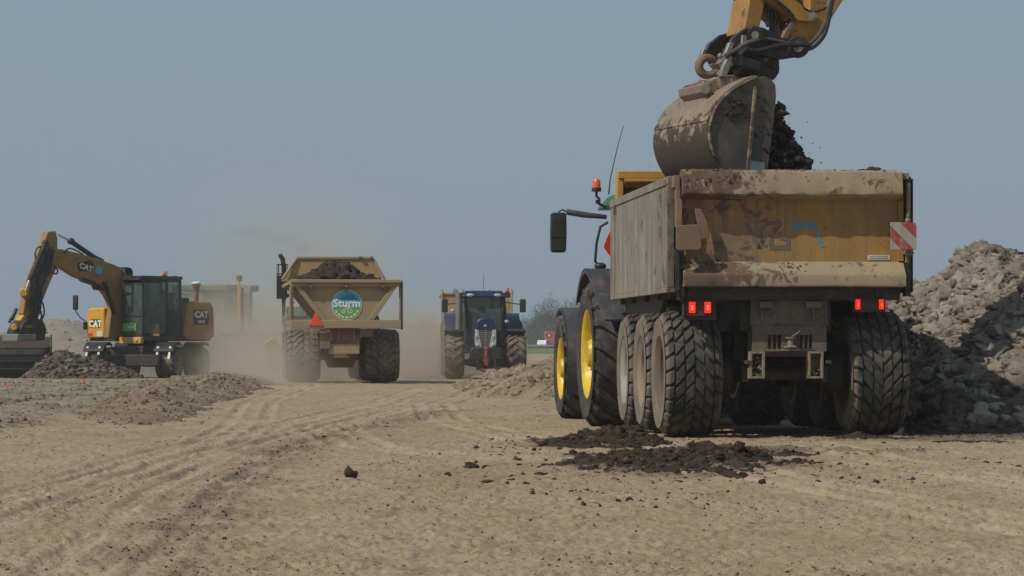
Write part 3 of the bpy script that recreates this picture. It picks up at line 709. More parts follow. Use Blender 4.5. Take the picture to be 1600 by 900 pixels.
# the load inside
rl = np.random.default_rng(8); n = 900
x = rl.uniform(-1.1, 1.1, n); y = rl.uniform(.25, 5.3, n); z = 2.35+.42*np.exp(-((x-.1)/.8)**2-((y-3.)/2.)**2)+rl.uniform(-.1,.05,n)
p1 = scatter(np.stack([x,y,z],1), rl.uniform(.08,.2,n), rl.uniform(.05,.35,n), 2, .8, 12)
p2 = scatter(np.array([[.05*0+.955,.22,2.93],[.90,.30,2.92],[1.01,.3,2.9]]), [.075,.06,.07], [.1,.12,.1], 3, .7, 13)
nn = 400; x = rl.uniform(-1.15,1.2,nn); p3 = scatter(np.stack([x, rl.uniform(.12,.5,nn), 2.72+0*x],1), rl.uniform(.08,.15,nn), rl.uniform(.1,.3,nn), 1, .8, 14)
v, t, a = merge([p1, p2, p3]); ld = fast_mesh('soil_load', v, t, M['soil'], dict(tone=a)); ld.location = tr.location; ld.rotation_euler = tr.rotation_euler
tag(ld, 'dark moist soil loaded in the large near dump trailer', 'soil')

# ------------------------------------------------------------------ its tractor
KX, KY = 2.28, 38.25
tt = tag(empty('farm_tractor', (KX, KY, gz(KX, KY)-.03), R(6.3)), 'green tractor with yellow rims hitched in front of the near dump trailer', 'tractor')
mkR = lambda: lug_tyre(.99, .68, .58, 19, .055)
for s in (-1, 1):
    wheel('tr_r', tt, (s*(1.32-.34), 0, .985), s, mkR, lambda: rim(.58, .68, .10, hub=.2), M['tyre'], M['rim_y'], .1*s)
for s in (-1, 1):
    wheel('tr_f', tt, (s*(1.30-.29), 2.95, .765), s, lambda: lug_tyre(.77, .56, .43, 17, .045), lambda: rim(.43, .56, .09, hub=.15), M['tyre'], M['rim_y'], .3)
def arc_fender(b, c, r, x0, x1, a0, a1, th=.02, n=16, lip=0, flare=0):
    """shell over a wheel turning about x; angles from +y (forward) over the top"""
    vs = []
    for i in range(n+1):
        q = R(a0+(a1-a0)*i/n); k = 1+flare*max(0, (i/n-.7))
        for x in (x0, x1):
            for rr in (r, r+th): vs.append((x, c[0]+rr*k*math.cos(q), c[1]+rr*k*math.sin(q)))
    fs = []
    for i in range(n):
        o = 4*i; p = o+4
        fs += [(o,o+2,p+2,p),(o+1,p+1,p+3,o+3),(o,p,p+1,o+1),(o+2,o+3,p+3,p+2)]
    fs += [(0,1,3,2),(4*n,4*n+2,4*n+3,4*n+1)]
    b.add(vs, fs)
    if lip:
        for xx in ((x0,) if x0 < 0 else (x1,)):
            vs = []
            for i in range(n+1):
                q = R(a0+(a1-a0)*i/n)
                for rr in (r-lip, r+th):
                    for dx in (0, .02 if x0 < 0 else -.02): vs.append((xx+dx, c[0]+rr*math.cos(q), c[1]+rr*math.sin(q)))
            fs = []
            for i in range(n):
                o = 4*i; p = o+4; fs += [(o,p,p+2,o+2),(o+1,o+3,p+3,p+1),(o,o+1,p+1,p),(o+2,p+2,p+3,o+3)]
            b.add(vs, fs)
for s in (-1, 1):
    b = MB(); x0, x1 = (-1.33, -.72) if s < 0 else (.72, 1.33)
    arc_fender(b, (0, .99), 1.10, x0, x1, 38, 118, .02, 18, .05)
    b.hexa([(x0,-.50,1.93),(x1,-.50,1.93),(x1,-.52,1.98),(x0,-.52,1.98)], [(x0+.1,-1.15,1.40),(x1,-1.15,1.40),(x1,-1.16,1.43),(x0+.1,-1.16,1.43)])
    b.build('rear_fender', M['fender'], tt, .004)
for s in (-1, 1):
    b = MB()
    x0, x1 = (-1.29, -.82) if s < 0 else (.82, 1.29)
    arc_fender(b, (2.95, .765), .85, x0, x1, 62, 205, .014, 18, .03)
    b.build('front_fender', M['fender'], tt, .003)
b = MB()
b.prism([(-.55,1.45),(1.15,1.45),(1.3,1.7),(1.05,2.95),(-.5,2.95)], 'x', -.06, .06)  # door post
for x in (-.82, .76):
    for y0, y1 in ((-.55,-.45),(1.05,1.15)): b.box(x, x+.06, y0, y1, 1.4, 2.95)
b.box(-.9, .9, -.75, 1.2, 1.1, 1.5)
b.build('cab_frame', M['interior'], tt, .01)
b = MB(); b.box(-.80, .80, -.52, 1.10, 1.5, 2.94); b.build('cab_glass', M['glass_dark'], tt)
b = MB(); b.hexa([(-1.02,-.65,2.93),(1.02,-.65,2.93),(1.02,1.25,2.93),(-1.02,1.25,2.93)], [(-.85,-.5,3.13),(.85,-.5,3.13),(.85,1.05,3.13),(-.85,1.05,3.13)])
b.build('cab_roof', M['green'], tt, .05)
b = MB(); b.hexa([(-.42,1.15,1.2),(.42,1.15,1.2),(.36,3.75,1.2),(-.36,3.75,1.2)], [(-.40,1.15,2.1),(.40,1.15,2.1),(.32,3.6,1.85),(-.32,3.6,1.85)])
b.build('hood', M['green'], tt, .08)
b = MB(); b.box(-.35, .35, -.8, 3.9, .62, 1.2); b.cyl((-1., 0, .985), (1., 0, .985), .15); b.cyl((-.9, 2.95, .765), (.9, 2.95, .765), .11); b.box(-.5, .5, 3.75, 4.3, .6, 1.15); b.box(-.2,.2,-1.3,-.7,.6,.8)
for s in (-1, 1):
    for z in (.5, .8, 1.1): b.box(s*.85, s*1.1, .85, 1.2, z, z+.03)
    b.box(s*.84, s*.9, .9, 1.2, .45, 1.3)
b.build('chassis', M['chassis'], tt, .01)
def beacon(parent, x, y, z, h=.17, r=.062):
    b = MB(); b.lathe([(0,.002),(0,r*1.02),(h*.28,r*1.05),(h*.30,r*.9),(h*.30,.002)], 20, (x,y,z), 'z', closed=False); bb = b.build('beacon', M['black'], parent)
    b = MB(); b.lathe([(h*.3,r*.95),(h*.8,r*.86),(h*.94,r*.65),(h,.002)], 20, (x,y,z), 'z', closed=False); b.build('lens', M['orange_glass'], bb)
    return bb
beacon(tt, -1.13, .3, 3.14)
b = MB(); b.tube([(-1.13,.3,3.15),(-1.13,.3,3.08),(-1.09,.3,3.04),(-1.10,.3,2.98),(-1.0,.3,2.93)], .018, 8); b.box(-1.14,-1.08,.26,.34,2.98,3.03)
b.build('beacon_bracket', M['steel_dark'], tt)
b = MB(); b.tube([(-.98,.2,3.1),(-.96,.2,3.3),(-.88,.12,3.7),(-.80,.08,4.0)], [.012,.008,.006,.004], 6); b.build('antenna', M['black'], tt)
b = MB(); b.tube([(-.9,.95,2.83),(-1.2,.97,2.86),(-1.44,1.0,2.90)], [.03,.042,.042], 10); b.tube([(-1.40,1.0,2.89),(-1.50,1.0,2.93),(-1.545,1.0,2.90),(-1.55,1.0,2.80)], .012, 8)
ma = b.build('mirror_arm', M['fender'], tt)
b = MB(); b.prism([(-1.655,2.38),(-1.66,2.60),(-1.655,2.86),(-1.64,2.89),(-1.46,2.89),(-1.445,2.86),(-1.44,2.6),(-1.45,2.38),(-1.47,2.35),(-1.64,2.35)], 'y', .97, 1.07)
mr_ = b.build('mirror_housing', M['black'], ma, .015)
b = MB(); b.prism([(-1.64,2.555),(-1.64,2.86),(-1.46,2.86),(-1.455,2.555)], 'y', .960, .9695); b.prism([(-1.64,2.38),(-1.64,2.535),(-1.455,2.535),(-1.465,2.38)], 'y', .960, .9695); b.build('mirror_glass', M['mirror'], mr_)
b = MB(); b.tube([(-1.12,.0,2.14),(-1.19,.0,2.2),(-1.17,.0,2.45),(-1.12,.0,2.66),(-1.02,.0,2.72)], .018, 8); b.ball((-1.12,0,2.14), (.08,.06,.05)); b.build('grab_rail', M['black'], tt)
b = MB(); b.prism([(-1.14,2.38),(-1.06,2.58),(-.98,2.58),(-.98,2.26),(-1.06,2.26)], 'y', -.45, -.43); b.build('red_reflector', M['red'], tt)
# ------------------------------------------------------------------ the loading excavator whose arm reaches in from the clay pile
AX = Vector((.944,.33,0)); AW = Vector((-.33,.944,0)); AO = Vector((2.56,33.,0)); AOFF = 7.6
abase = 1.55
ap = AO+AX*AOFF+AW*.8
ax_ = tag(empty('tracked_excavator', (ap.x, ap.y, abase), math.atan2(AX.y, AX.x)), 'yellow excavator arm tipping a wide bucket over the near dump trailer', 'excavator')
def PL(px, py, d=0.):
    t = (px-800)/F; ox = AO.x+AW.x*d; oy = AO.y+AW.y*d
    s = (t*oy-ox)/(AX.x-AX.y*t); Y = oy+AX.y*s
    return (s-AOFF, CAMZ-(py-535)/F*Y-abase)
Z7 = lambda x, y: (1080+x/6.4, y/6.4)
def pr(b, pts, d0, d1, dref=None, z7=False):
    q = [PL(*(Z7(*p) if z7 else p), d0 if dref is None else dref) for p in pts]
    return b.prism(q, 'y', d0-.8, d1-.8)
def P3(px, py, d): s, z = PL(px, py, d); return (s, d-.8, z)
def Q3(zx, zy, d): return P3(*Z7(zx, zy), d)
BW = 1.62
prof = [(1196,290),(1203,240),(1209,195),(1213,150),(1212,133),(1205,123),(1194,119),(1182,121),(1165,128),(1148,138),(1132,151),(1120,166),(1112,183),(1108,202),(1109,222),(1116,243),(1128,263),(1145,281),(1166,295),(1190,303)]
b = MB(); pr(b, prof, 0, .035)
bk_s = b.build('side_plate', M['bucket_side'], None, .008)
back = prof[7:]
def shell(b, pts, d0, d1, th=.03):
    q = [PL(*p, 0) for p in pts]; n = len(q); vs = []
    for i, (x, z) in enumerate(q):
        a = Vector(q[min(i+1,n-1)])-Vector(q[max(i-1,0)]); a.normalize(); nx_, nz = a.y, -a.x
        for e in (0, th):
            for d in (d0, d1): vs.append((x+nx_*e, d-.8, z+nz*e))
    fs = []
    for i in range(n-1):
        o = 4*i; p = o+4; fs += [(o,o+1,p+1,p),(o+2,p+2,p+3,o+3),(o,p,p+2,o+2),(o+1,o+3,p+3,p+1)]
    fs += [(0,2,3,1),(4*n-4,4*n-3,4*n-1,4*n-2)]
    b.add(vs, fs)
def dens(pts, k=4):
    out = []; n = len(pts)
    for i in range(n-1):
        p0, p1, p2, p3 = pts[max(i-1,0)], pts[i], pts[i+1], pts[min(i+2,n-1)]
        for j in range(k):
            t = j/k; out.append(tuple(.5*((2*p1[c])+(-p0[c]+p2[c])*t+(2*p0[c]-5*p1[c]+4*p2[c]-p3[c])*t*t+(-p0[c]+3*p1[c]-3*p2[c]+p3[c])*t**3) for c in (0,1)))
    return out+[pts[-1]]
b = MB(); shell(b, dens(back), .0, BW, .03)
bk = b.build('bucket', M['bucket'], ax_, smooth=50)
bk_s.parent = bk; bk_s.name = 'side_plate'
b = MB(); pr(b, prof, BW-.035, BW, 0); b.build('side_plate', M['bucket_side'], bk, .008)
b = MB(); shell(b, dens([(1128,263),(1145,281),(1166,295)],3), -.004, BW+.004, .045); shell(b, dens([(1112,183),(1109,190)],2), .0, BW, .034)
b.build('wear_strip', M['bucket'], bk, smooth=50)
b = MB()   # bent edge rim of the side plate and its stiffener
q = [PL(*p, 0) for p in dens(prof[7:16], 3)]
b.tube([(x, -.805, z) for x, z in q], .022, 6); b.build('edge_rim', M['lip'], bk)
b = MB(); pr(b, [(1177,136),(1181,136),(1170,268),(1169,290),(1164,290),(1165,268)], -.035, 0.0, 0); b.build('stiffener', M['lip'], bk, .003)
b = MB(); pr(b, [(1166,250),(1194,254),(1195,290),(1165,290)], -.008, -.001, 0); b.build('polished_edge', plain('polished_steel', (.30,.33,.36), .35, .7), bk)
# hinge brackets on the bucket
b = MB()
for d in (.50, 1.06):
    pr(b, [(1094,131),(1098,127),(1112,125),(1120,119),(1150,117),(1174,120),(1183,124),(1150,137),(1128,152),(1106,154),(1098,146)], d, d+.05, .55)
pr(b, [(1096,132),(1108,128),(1118,134),(1117,146),(1106,152),(1097,144)], .42, 1.2, .5)
pr(b, [(1118,122),(1130,121),(1132,136),(1121,140)], .40, 1.22, .5)
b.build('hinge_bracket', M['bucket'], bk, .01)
b = MB(); b.cyl(P3(1102,139,.36), P3(1102,139,1.3), .055); b.cyl(P3(1140,127,.38), P3(1140,127,1.28), .04); b.build('hinge_pin', M['steel_light'], bk)
# mud inside and on it
rr_ = np.random.default_rng(6); pts = []
def loc_pts(n, px0, px1, py0, py1, d0, d1, cond=None):
    out = []
    while len(out) < n:
        px, py, d = rr_.uniform(px0,px1), rr_.uniform(py0,py1), rr_.uniform(d0,d1)
        if cond is None or cond(px, py): out.append(P3(px, py, d))
    return np.array(out)
A_ = loc_pts(70, 1125, 1172, 150, 200, -.01, .0, lambda x, y: (x-1150)**2/500+(y-172)**2/500 < rr_.random())
pp = scatter(A_, rr_.uniform(.008,.03,len(A_)), rr_.uniform(.05,.45,len(A_)), 1, .8, 21)
v, t, a = merge([pp, scatter(loc_pts(40,1180,1210,150,215,-.01,0.), rr_.uniform(.006,.018,40), rr_.uniform(.1,.4,40), 1, .8, 22)])
fast_mesh('stuck_mud', v, t, M['soil'], dict(tone=a), bk)
# coupler and linkage
b = MB()
for d in (.42, 1.10):
    pr(b, [(370,450),(400,380),(520,290),(640,262),(720,280),(900,378),(1080,405),(1165,435),(1110,535),(1060,572),(870,600),(700,560),(560,520),(430,620),(400,560)], d, d+.07, .45, True)
pr(b, [(420,660),(540,430),(880,470),(900,640),(850,690),(700,640),(600,745)], .49, 1.10, .45, True)
cp = b.build('coupler', M['steel_dark'], ax_, .012)
b = MB()
pr(b, [(400,655),(480,560),(600,560),(830,600),(895,650),(890,720),(840,800),(650,792),(600,760)], .50, 1.05, .5, True)
b.build('clamp_body', M['steel_dark'], cp, .03)
b = MB(); b.cyl(Q3(470,640,.46), Q3(640,700,.46), .13, .13, 18); b.build('cylinder_housing', M['steel_dark'], cp)
b = MB()
for p, q, r in (((640,350),0,.10),((1070,470),0,.13),((470,600),0,.07)): b.cyl(Q3(*p,.36), Q3(*p,1.25), r, None, 20)
b.build('pin_boss', M['steel_dark'], cp, .006)
b = MB(); b.cyl(Q3(640,350,.345), Q3(640,350,.36), .045); b.cyl(Q3(1070,470,.345), Q3(1070,470,.36), .06); b.cyl(Q3(1215,165,.40), Q3(1215,165,.5), .055); b.cyl(Q3(1215,165,.385), Q3(1215,165,.405), .03)
b.build('pin', M['steel_light'], cp)
b = MB()
pr(b, [(375,425),(425,425),(405,500),(355,560),(320,565),(345,510)], .38, .46, .4, True); pr(b, [(365,560),(405,565),(390,640),(340,770),(275,770),(310,650)], .36, .44, .4, True)
pr(b, [(375,425),(425,425),(405,500),(355,560),(320,565),(345,510)], 1.14, 1.22, .4, True)
pr(b, [(500,350),(545,360),(560,460),(470,590),(420,600),(490,470)], .37, .41, .4, True)
b.build('lever_bar', M['steel_light'], cp, .008)
b = MB(); pr(b, [(840,425),(910,432),(905,460),(835,458)], .405, .415, .4, True); b.build('red_decal', plain('worn_red_decal', (.16,.03,.025), .6), cp)
# crane hook
b = MB(); pts = [Q3(300+0,640,.8), Q3(245,690,.8)]
ring = [Q3(165+88*math.cos(R(a)), 665-88*math.sin(R(a)), .8) for a in range(25, 335, 20)]
b.tube([Q3(235,600,.8)]+ring+[Q3(290,735,.8), Q3(330,740,.8)], [.025]+[.035+.018*math.sin(math.pi*i/16) for i in range(len(ring))]+[.06,.07], 10)
b.build('lifting_hook', M['rust'], cp)
b = MB(); pr(b, [(230,640),(300,600),(360,560),(400,600),(380,700),(300,760),(240,750),(290,690)], .66, .94, .75, True); b.ball(Q3(290,560,.7), .035); b.build('hook_block', M['steel_light'], cp, .01)
# links and stick
b = MB(); pr(b, [(600,-40),(765,-40),(735,120),(700,275),(640,262),(560,330),(535,320),(565,195),(590,60)], .55, 1.05, .5, True); b.cyl(Q3(572,130,.62), Q3(572,130,.7), .085, None, 20); b.cyl(Q3(572,130,.9), Q3(572,130,.98), .085, None, 20)
b.prism([PL(*Z7(*p), .5) for p in [(600,-40),(765,-40),(1000,-1200),(900,-1240)]], 'y', -.25, .25)
lk = b.build('bucket_link', M['yellow'], ax_, .012)
b = MB(); b.cyl(Q3(575,130,.60), Q3(575,130,.62), .035); b.build('pin', M['steel_light'], lk)
b = MB(); pr(b, [(705,-220),(940,-60),(1240,130),(1245,190),(1185,220),(1015,205),(1000,160),(790,0),(640,-130)], .42, 1.18, .42, True)
b.build('power_link', M['yellow'], ax_, .012)
b = MB(); pr(b, [(640,-150),(790,-5),(998,160),(1012,205),(1060,205),(985,100),(800,-50),(700,-160)], .405, .42, .42, True); b.build('dark_flange', M['steel_dark'], ax_)
b = MB()
pr(b, [(915,375),(1000,200),(1180,90),(1180,-60),(1560,-60),(1400,195),(1290,340),(1165,470),(1060,470),(960,410)], .50, 1.10, .5, True)
pr(b, [(1180,-60),(1560,-60),(2750,-1700),(2300,-1950)], .50, 1.10, .5, True)
st_ = b.build('stick', M['yellow'], ax_, .02)
b = MB()
pr(b, [(905,385),(930,330),(1010,195),(1070,160),(1085,185),(1010,280),(960,390)], .44, .5, .45, True); b.build('guard_strip', M['rust'], st_, .006)
b = MB(); pr(b, [(930,250),(1000,150),(1060,150),(960,300)], .46, .52, .5, True); b.build('grease_block', M['steel_dark'], st_, .01)
b = MB(); b.tube([Q3(1080,-10,.44),Q3(1130,90,.43),Q3(1220,125,.43),Q3(1320,95,.43),Q3(1370,40,.43),Q3(1385,-40,.43)], .016, 8); b.build('lube_line', M['hose'], st_)
hs = [[(1440,-60),(1375,60),(1360,180),(1290,330),(1180,440),(1060,455),(900,420),(720,390),(560,430),(430,510),(340,560)],
      [(1430,-60),(1400,60),(1380,180),(1340,330),(1270,430),(1200,480),(1120,495)],
      [(850,30),(815,110),(805,200),(808,340)], [(885,60),(845,120),(870,230),(885,370)],
      [(1180,450),(900,450),(700,500),(600,505),(560,480)], [(870,600),(760,640),(720,700),(680,735)]]
for i, h in enumerate(hs):
    b = MB(); q = dens(h, 4); b.tube([Q3(x, y, .36-.02*i+(0 if i in (0,1,4) else .3)) for x, y in q], .026 if i != 5 else .012, 8)
    b.build('hose', M['hose'] if i != 0 else soiled('dusty_hose', (.06,.055,.05), .6, amt=.4), ax_)
# boom, house and tracks, standing on the pile outside the picture
def LB(b, pts, d0, d1): return b.prism(pts, 'y', d0, d1)
sx0, sz0 = PL(*Z7(2500,-1800), .5)
b = MB(); LB(b, [(sx0-.3,sz0+.5),(sx0+.4,sz0-.5),(sx0+2.6,sz0-.2),(.9,1.3),(1.5,1.5),(1.3,2.2),(sx0+3.,sz0+.9)], -.3, .3); b.build('boom', M['yellow'], ax_, .03)
b = MB(); b.cyl((.4,.45,1.6), (sx0+3.,.45,sz0+.2), .11); b.cyl((.4,-.45,1.6), (sx0+3.,-.45,sz0+.2), .11); b.cyl((sx0+2.6,0,sz0+1.1), (sx0+.2,0,sz0+.8), .1); b.build('boom_cylinder', M['black'], ax_)
b = MB(); b.box(-.2,3.4,-1.3,1.3,1.0,1.35); b.box(1.2,3.4,-1.25,1.25,1.35,2.3); b.box(-.2,1.2,-1.28,-.35,1.35,2.0); b.build('house', M['yellow'], ax_, .08)
b = MB(); b.box(-.5,1.2,.4,1.3,1.35,2.95); b.build('cab', M['glass_dark'], ax_, .08)
b = MB()
for s in (-1,1): LB(b, [(-1.6,.1),(-1.9,.45),(-1.6,.85),(3.2,.85),(3.5,.45),(3.2,.1)], s*1.35-.3, s*1.35+.3)
b.box(0,1.8,-1.2,1.2,.4,1.0); b.build('track', M['chassis'], ax_, .03)
# the soil that pours out of the bucket
poly = [(1192,172),(1201,190),(1212,166),(1222,166),(1226,176),(1219,184),(1230,198),(1240,222),(1250,232),(1252,245),(1262,250),(1264,275),(1262,300),(1200,300),(1190,240)]
def inside(x, y, poly):
    c = False; n = len(poly); j = n-1
    for i in range(n):
        if (poly[i][1] > y) != (poly[j][1] > y) and x < (poly[j][0]-poly[i][0])*(y-poly[i][1])/(poly[j][1]-poly[i][1])+poly[i][0]: c = not c
        j = i
    return c
P_ = []; S_ = []
while len(P_) < 1500:
    px, py = rr_.uniform(1186,1266), rr_.uniform(162,300)
    if inside(px, py, poly):
        q = Vector((ap.x, ap.y, abase))+Matrix.Rotation(math.atan2(AX.y,AX.x),3,'Z')@Vector(P3(px, py, rr_.uniform(.06,BW*.95))); P_.append(q[:]); S_.append(rr_.uniform(.02,.06)*(1.6 if rr_.random() < .2 and inside(px+6,py-6,poly) else 1))
tn = rr_.uniform(.0,.32,len(P_)); tn[rr_.random(len(P_)) < .02] = .8
p1 = scatter(P_, S_, tn, 2, .9, 31)
cr = []; 
for k in range(26): cr.append(W(rr_.uniform(1205,1285), rr_.uniform(190,262), 33.6)[:])
cr += [W(1200,95,33.5)[:], W(1206,105,33.5)[:], W(1210,98,33.6)[:], W(1422,338,31.4)[:], W(1426,345,31.5)[:], W(1014,262,33.)[:]]
p2 = scatter(cr, list(rr_.uniform(.006,.014,26))+[.05,.04,.04,.012,.008,.008], [.1]*32, 1, .9, 32)
v, t, a = merge([p1, p2]); fo = fast_mesh('falling_soil', v, t, M['soil'], dict(tone=a))
tag(fo, 'dark wet clods pouring from the tilted excavator bucket', 'soil')
# ------------------------------------------------------------------ the far dumper seen from behind
def at(px, Y): return ((px-800)/F*Y, Y)
dY = 73.; dx, dy = at(539, dY); dz = gz(dx, dY); DS = F/dY
dt = tag(empty('dump_trailer', (dx, dY, dz), R(6.5)), 'tan dumper trailer seen from behind with round green and blue emblem and red triangle', 'trailer')
X = lambda px: (px-539)/DS; Zz = lambda py: CAMZ+(535-py)/DS-dz
b = MB()   # rear gate
b.prism([(X(462),Zz(446)),(X(619),Zz(446)),(X(582),Zz(501)),(X(505),Zz(501))], 'y', .0, .05)
gate = b.build('tailgate', M['tan'], dt, .004)
b = MB(); b.box(X(453),X(628),-.12,.06,Zz(448),Zz(442)); b.box(X(454),X(627),-.20,.10,Zz(442),Zz(437)); b.box(X(454),X(629),-.14,.08,Zz(513),Zz(500))
b.box(X(452),X(458.5),-.10,.03,Zz(500),Zz(448)); b.box(X(623.5),X(626.5),-.04,.02,Zz(500),Zz(448))
for p in ((461,508),(620,577)):
    s = 1 if p[1] > p[0] else -1
    b.prism([(X(p[0]-5*0),Zz(448)),(X(p[0]+9*s),Zz(448)),(X(p[1]+6*s*.5),Zz(500)),(X(p[1]-7*s),Zz(500))], 'y', -.11, -.001)
b.build('gate_frame', M['tan'], gate, .012)
b = MB(); b.box(X(454),X(457),-.13,-.1,Zz(510),Zz(446))
for y in (455,472,490): b.box(X(455),X(460),-.15,-.1,Zz(y+2),Zz(y))
for x in (485,541,598):
    b.box(X(x-2.5),X(x+2.5),-.17,-.12,Zz(449),Zz(442)); b.prism([(X(x-2),Zz(454)),(X(x+2),Zz(454)),(X(x+2),Zz(447)),(X(x-2),Zz(447))], 'y', -.11, .0)
b.build('hinge', M['rust'], gate, .005)
b = MB(); b.box(X(625.8),X(628.6),-.16,-.10,Zz(515),Zz(439))
for i in range(26): b.box(X(628.4),X(629.4),-.15,-.11,Zz(513-i*2.9),Zz(511.6-i*2.9))
b.build('marker_strip', M['black'], gate)
# body hull
b = MB()
L = 5.6; zt, zb = Zz(440), Zz(500)
b.hexa([(X(505),.05,zb),(X(582),.05,zb),(X(582),L,zb),(X(505),L,zb)], [(X(458),.05,zt),(X(622),.05,zt),(X(622),L,zt),(X(458),L,zt)])
for y in (1.2,2.4,3.6,4.8):
    b.hexa([(X(503),y,zb-.01),(X(584),y,zb-.01),(X(584),y+.1,zb-.01),(X(503),y+.1,zb-.01)], [(X(455),y,zt-.02),(X(625),y,zt-.02),(X(625),y+.1,zt-.02),(X(455),y+.1,zt-.02)])
b.box(X(453),X(459),.1,L,zt-.06,zt+.03); b.box(X(621),X(627),.1,L,zt-.06,zt+.03)
b.build('hull', M['tan'], dt, .01)
sc2 = F/(dY+5.4); X2 = lambda px: ((px-800)/sc2-(539-800)/DS+5.4*math.sin(R(6.5))); Z2 = lambda py: CAMZ+(535-py)/sc2-dz
b = MB(); b.prism([(X2(440),Z2(440)),(X2(599),Z2(440)),(X2(592),Z2(425)),(X2(583),Z2(403)),(X2(464),Z2(403)),(X2(455),Z2(420))], 'y', 5.4, 5.46)
hd = b.build('headboard', M['tan_bright'], dt, .01)
b = MB(); b.box(X2(464),X2(583),5.36,5.48,Z2(405),Z2(401)); b.tube([(X2(441),5.3,Z2(437)),(X2(464),5.38,Z2(404))], .04, 6); b.tube([(X2(601),5.3,Z2(437)),(X2(583),5.38,Z2(404))], .04, 6)
for x in (560,578): b.box(X2(x),X2(x+5),5.3,5.4,Z2(403),Z2(400))
b.build('rim', M['tan'], hd, .01)
# emblem
EX, EZ = X(542), Zz(476.5); er = 22.5/DS
b = MB(); b.lathe([(-.002,.002),(-.002,er*1.06),(.01,er*1.06),(.01,.002)], 48, (EX,-.012,EZ), 'y', closed=False)
em = b.build('round_sign', M['white'], dt)
def seg(a0, a1, r, y0, n=28):
    b = MB(); vs = [(EX+r*math.cos(R(a0+(a1-a0)*i/n)), y0, EZ+r*math.sin(R(a0+(a1-a0)*i/n))) for i in range(n+1)]
    b.add(vs, [tuple(range(n+1))]); return b
seg(-8, 188, er, -.0175).build('blue_half', M['label_sky'], em, smooth=0, fix=False); seg(188, 352, er, -.0175).build('green_half', M['label_green'], em, smooth=0, fix=False)
b = MB(); b.box(EX-er*.42, EX+er*.72, -.0205, -.0185, EZ+er*.33, EZ+er*.50); b.build('dark_blue_band', M['label_blue'], em)
text('word_sturm', 'Sturm', er*.76, M['white_clean'], em, (EX,-.024,EZ+er*.10), off=.006, sx=1.02)
text('word_loonbedrijf', 'LOON', er*.30, M['label_blue'], em, (EX+er*.12,-.024,EZ+er*.60), off=.003)
b = MB()
def ring(b, cx, cz, r, th, y): b.lathe([(y, r-th),(y-.004, r-th),(y-.004, r),(y, r)], 20, (cx,0,cz), 'y')
ring(b, EX+er*.22, EZ-er*.42, er*.17, er*.04, -.019); ring(b, EX-er*.24, EZ-er*.46, er*.12, er*.04, -.019)
for p, q in (((-.22,-.30),(-.02,-.28)),((-.02,-.28),(.06,-.18)),((.06,-.18),(.28,-.18))): b.tube([(EX+er*p[0],-.021,EZ+er*p[1]),(EX+er*q[0],-.021,EZ+er*q[1])], er*.02, 5)
b.build('tractor_outline', M['white_clean'], em)
b = MB(); vs = []; n = 20
for i in range(n+1):
    q = R(205+130*i/n)
    for r in (er*.82, er*.90): vs.append((EX+r*math.cos(q), -.019, EZ+r*math.sin(q)))
b.add(vs, [(2*i,2*i+1,2*i+3,2*i+2) for i in range(n) if i % 3 != 2]); b.build('curved_script', M['white_clean'], em, smooth=0, fix=False)
b = MB(); b.prism([(X(482),Zz(509)),(X(504.5),Zz(509)),(X(493.3),Zz(488))], 'y', -.165, -.145); b.build('warning_triangle', M['hivis'], dt, .008)
# undercarriage
b = MB()
b.box(X(520),X(562),.1,.4,Zz(545),Zz(513)); b.box(X(512),X(564),.3,.5,Zz(540),Zz(515)); b.cyl((X(475),1.15,.72),(X(605),1.15,.72),.14); b.box(X(515),X(562),.8,5.8,Zz(532),Zz(513))
b.box(X(508),X(562),.9,1.2,Zz(560),Zz(545)); b.box(X(500),X(516),.0,.2,Zz(545),Zz(520)); b.box(X(564),X(583),.0,.1,Zz(526),Zz(514))
b.prism([(X(505),Zz(540)),(X(565),Zz(540)),(X(556),Zz(575)),(X(516),Zz(575))], 'y', 1.0, 1.4)
for x in (516,528,552,562): b.box(X(x),X(x+2.5),-.05,.05,Zz(528),Zz(514))
b.build('chassis', M['rust'], dt, .01)
b = MB(); b.box(X(514),X(562),.05,.1,Zz(553),Zz(537)); b.build('bumper_plate', M['tan'], dt, .01)
for j, y in enumerate((1.15, 3.2)):
    for s in (-1, 1):
        wheel('dump%d' % j, dt, (s*1.0-(.02 if s < 0 else 0), y, .70), s, lambda: block_tyre(.70, .86, .36, 22, .035), lambda: rim(.36,.86,.18), M['tyre_dusty'], M['rim_b'], .4*s+j)
rd = np.random.default_rng(5); n = 800
x = rd.uniform(X(468),X(600),n); y = rd.uniform(.4,5.2,n); xc = X(540)
z = zt-.12+.52*np.exp(-((x-xc+.15)/.62)**2-((y-2.3)/1.5)**2)+.12*np.exp(-((x-xc)/1.1)**2)+rd.uniform(-.05,.04,n)
v, t, a = scatter(np.stack([x,y,z],1), rd.uniform(.07,.19,n), rd.uniform(.0,.25,n), 2, .85, 41); so2 = fast_mesh('soil_load', v, t, M['soil'], dict(tone=a)); so2.location = dt.location; so2.rotation_euler = dt.rotation_euler
tag(so2, 'heap of dark soil topping the far tan dumper', 'soil')
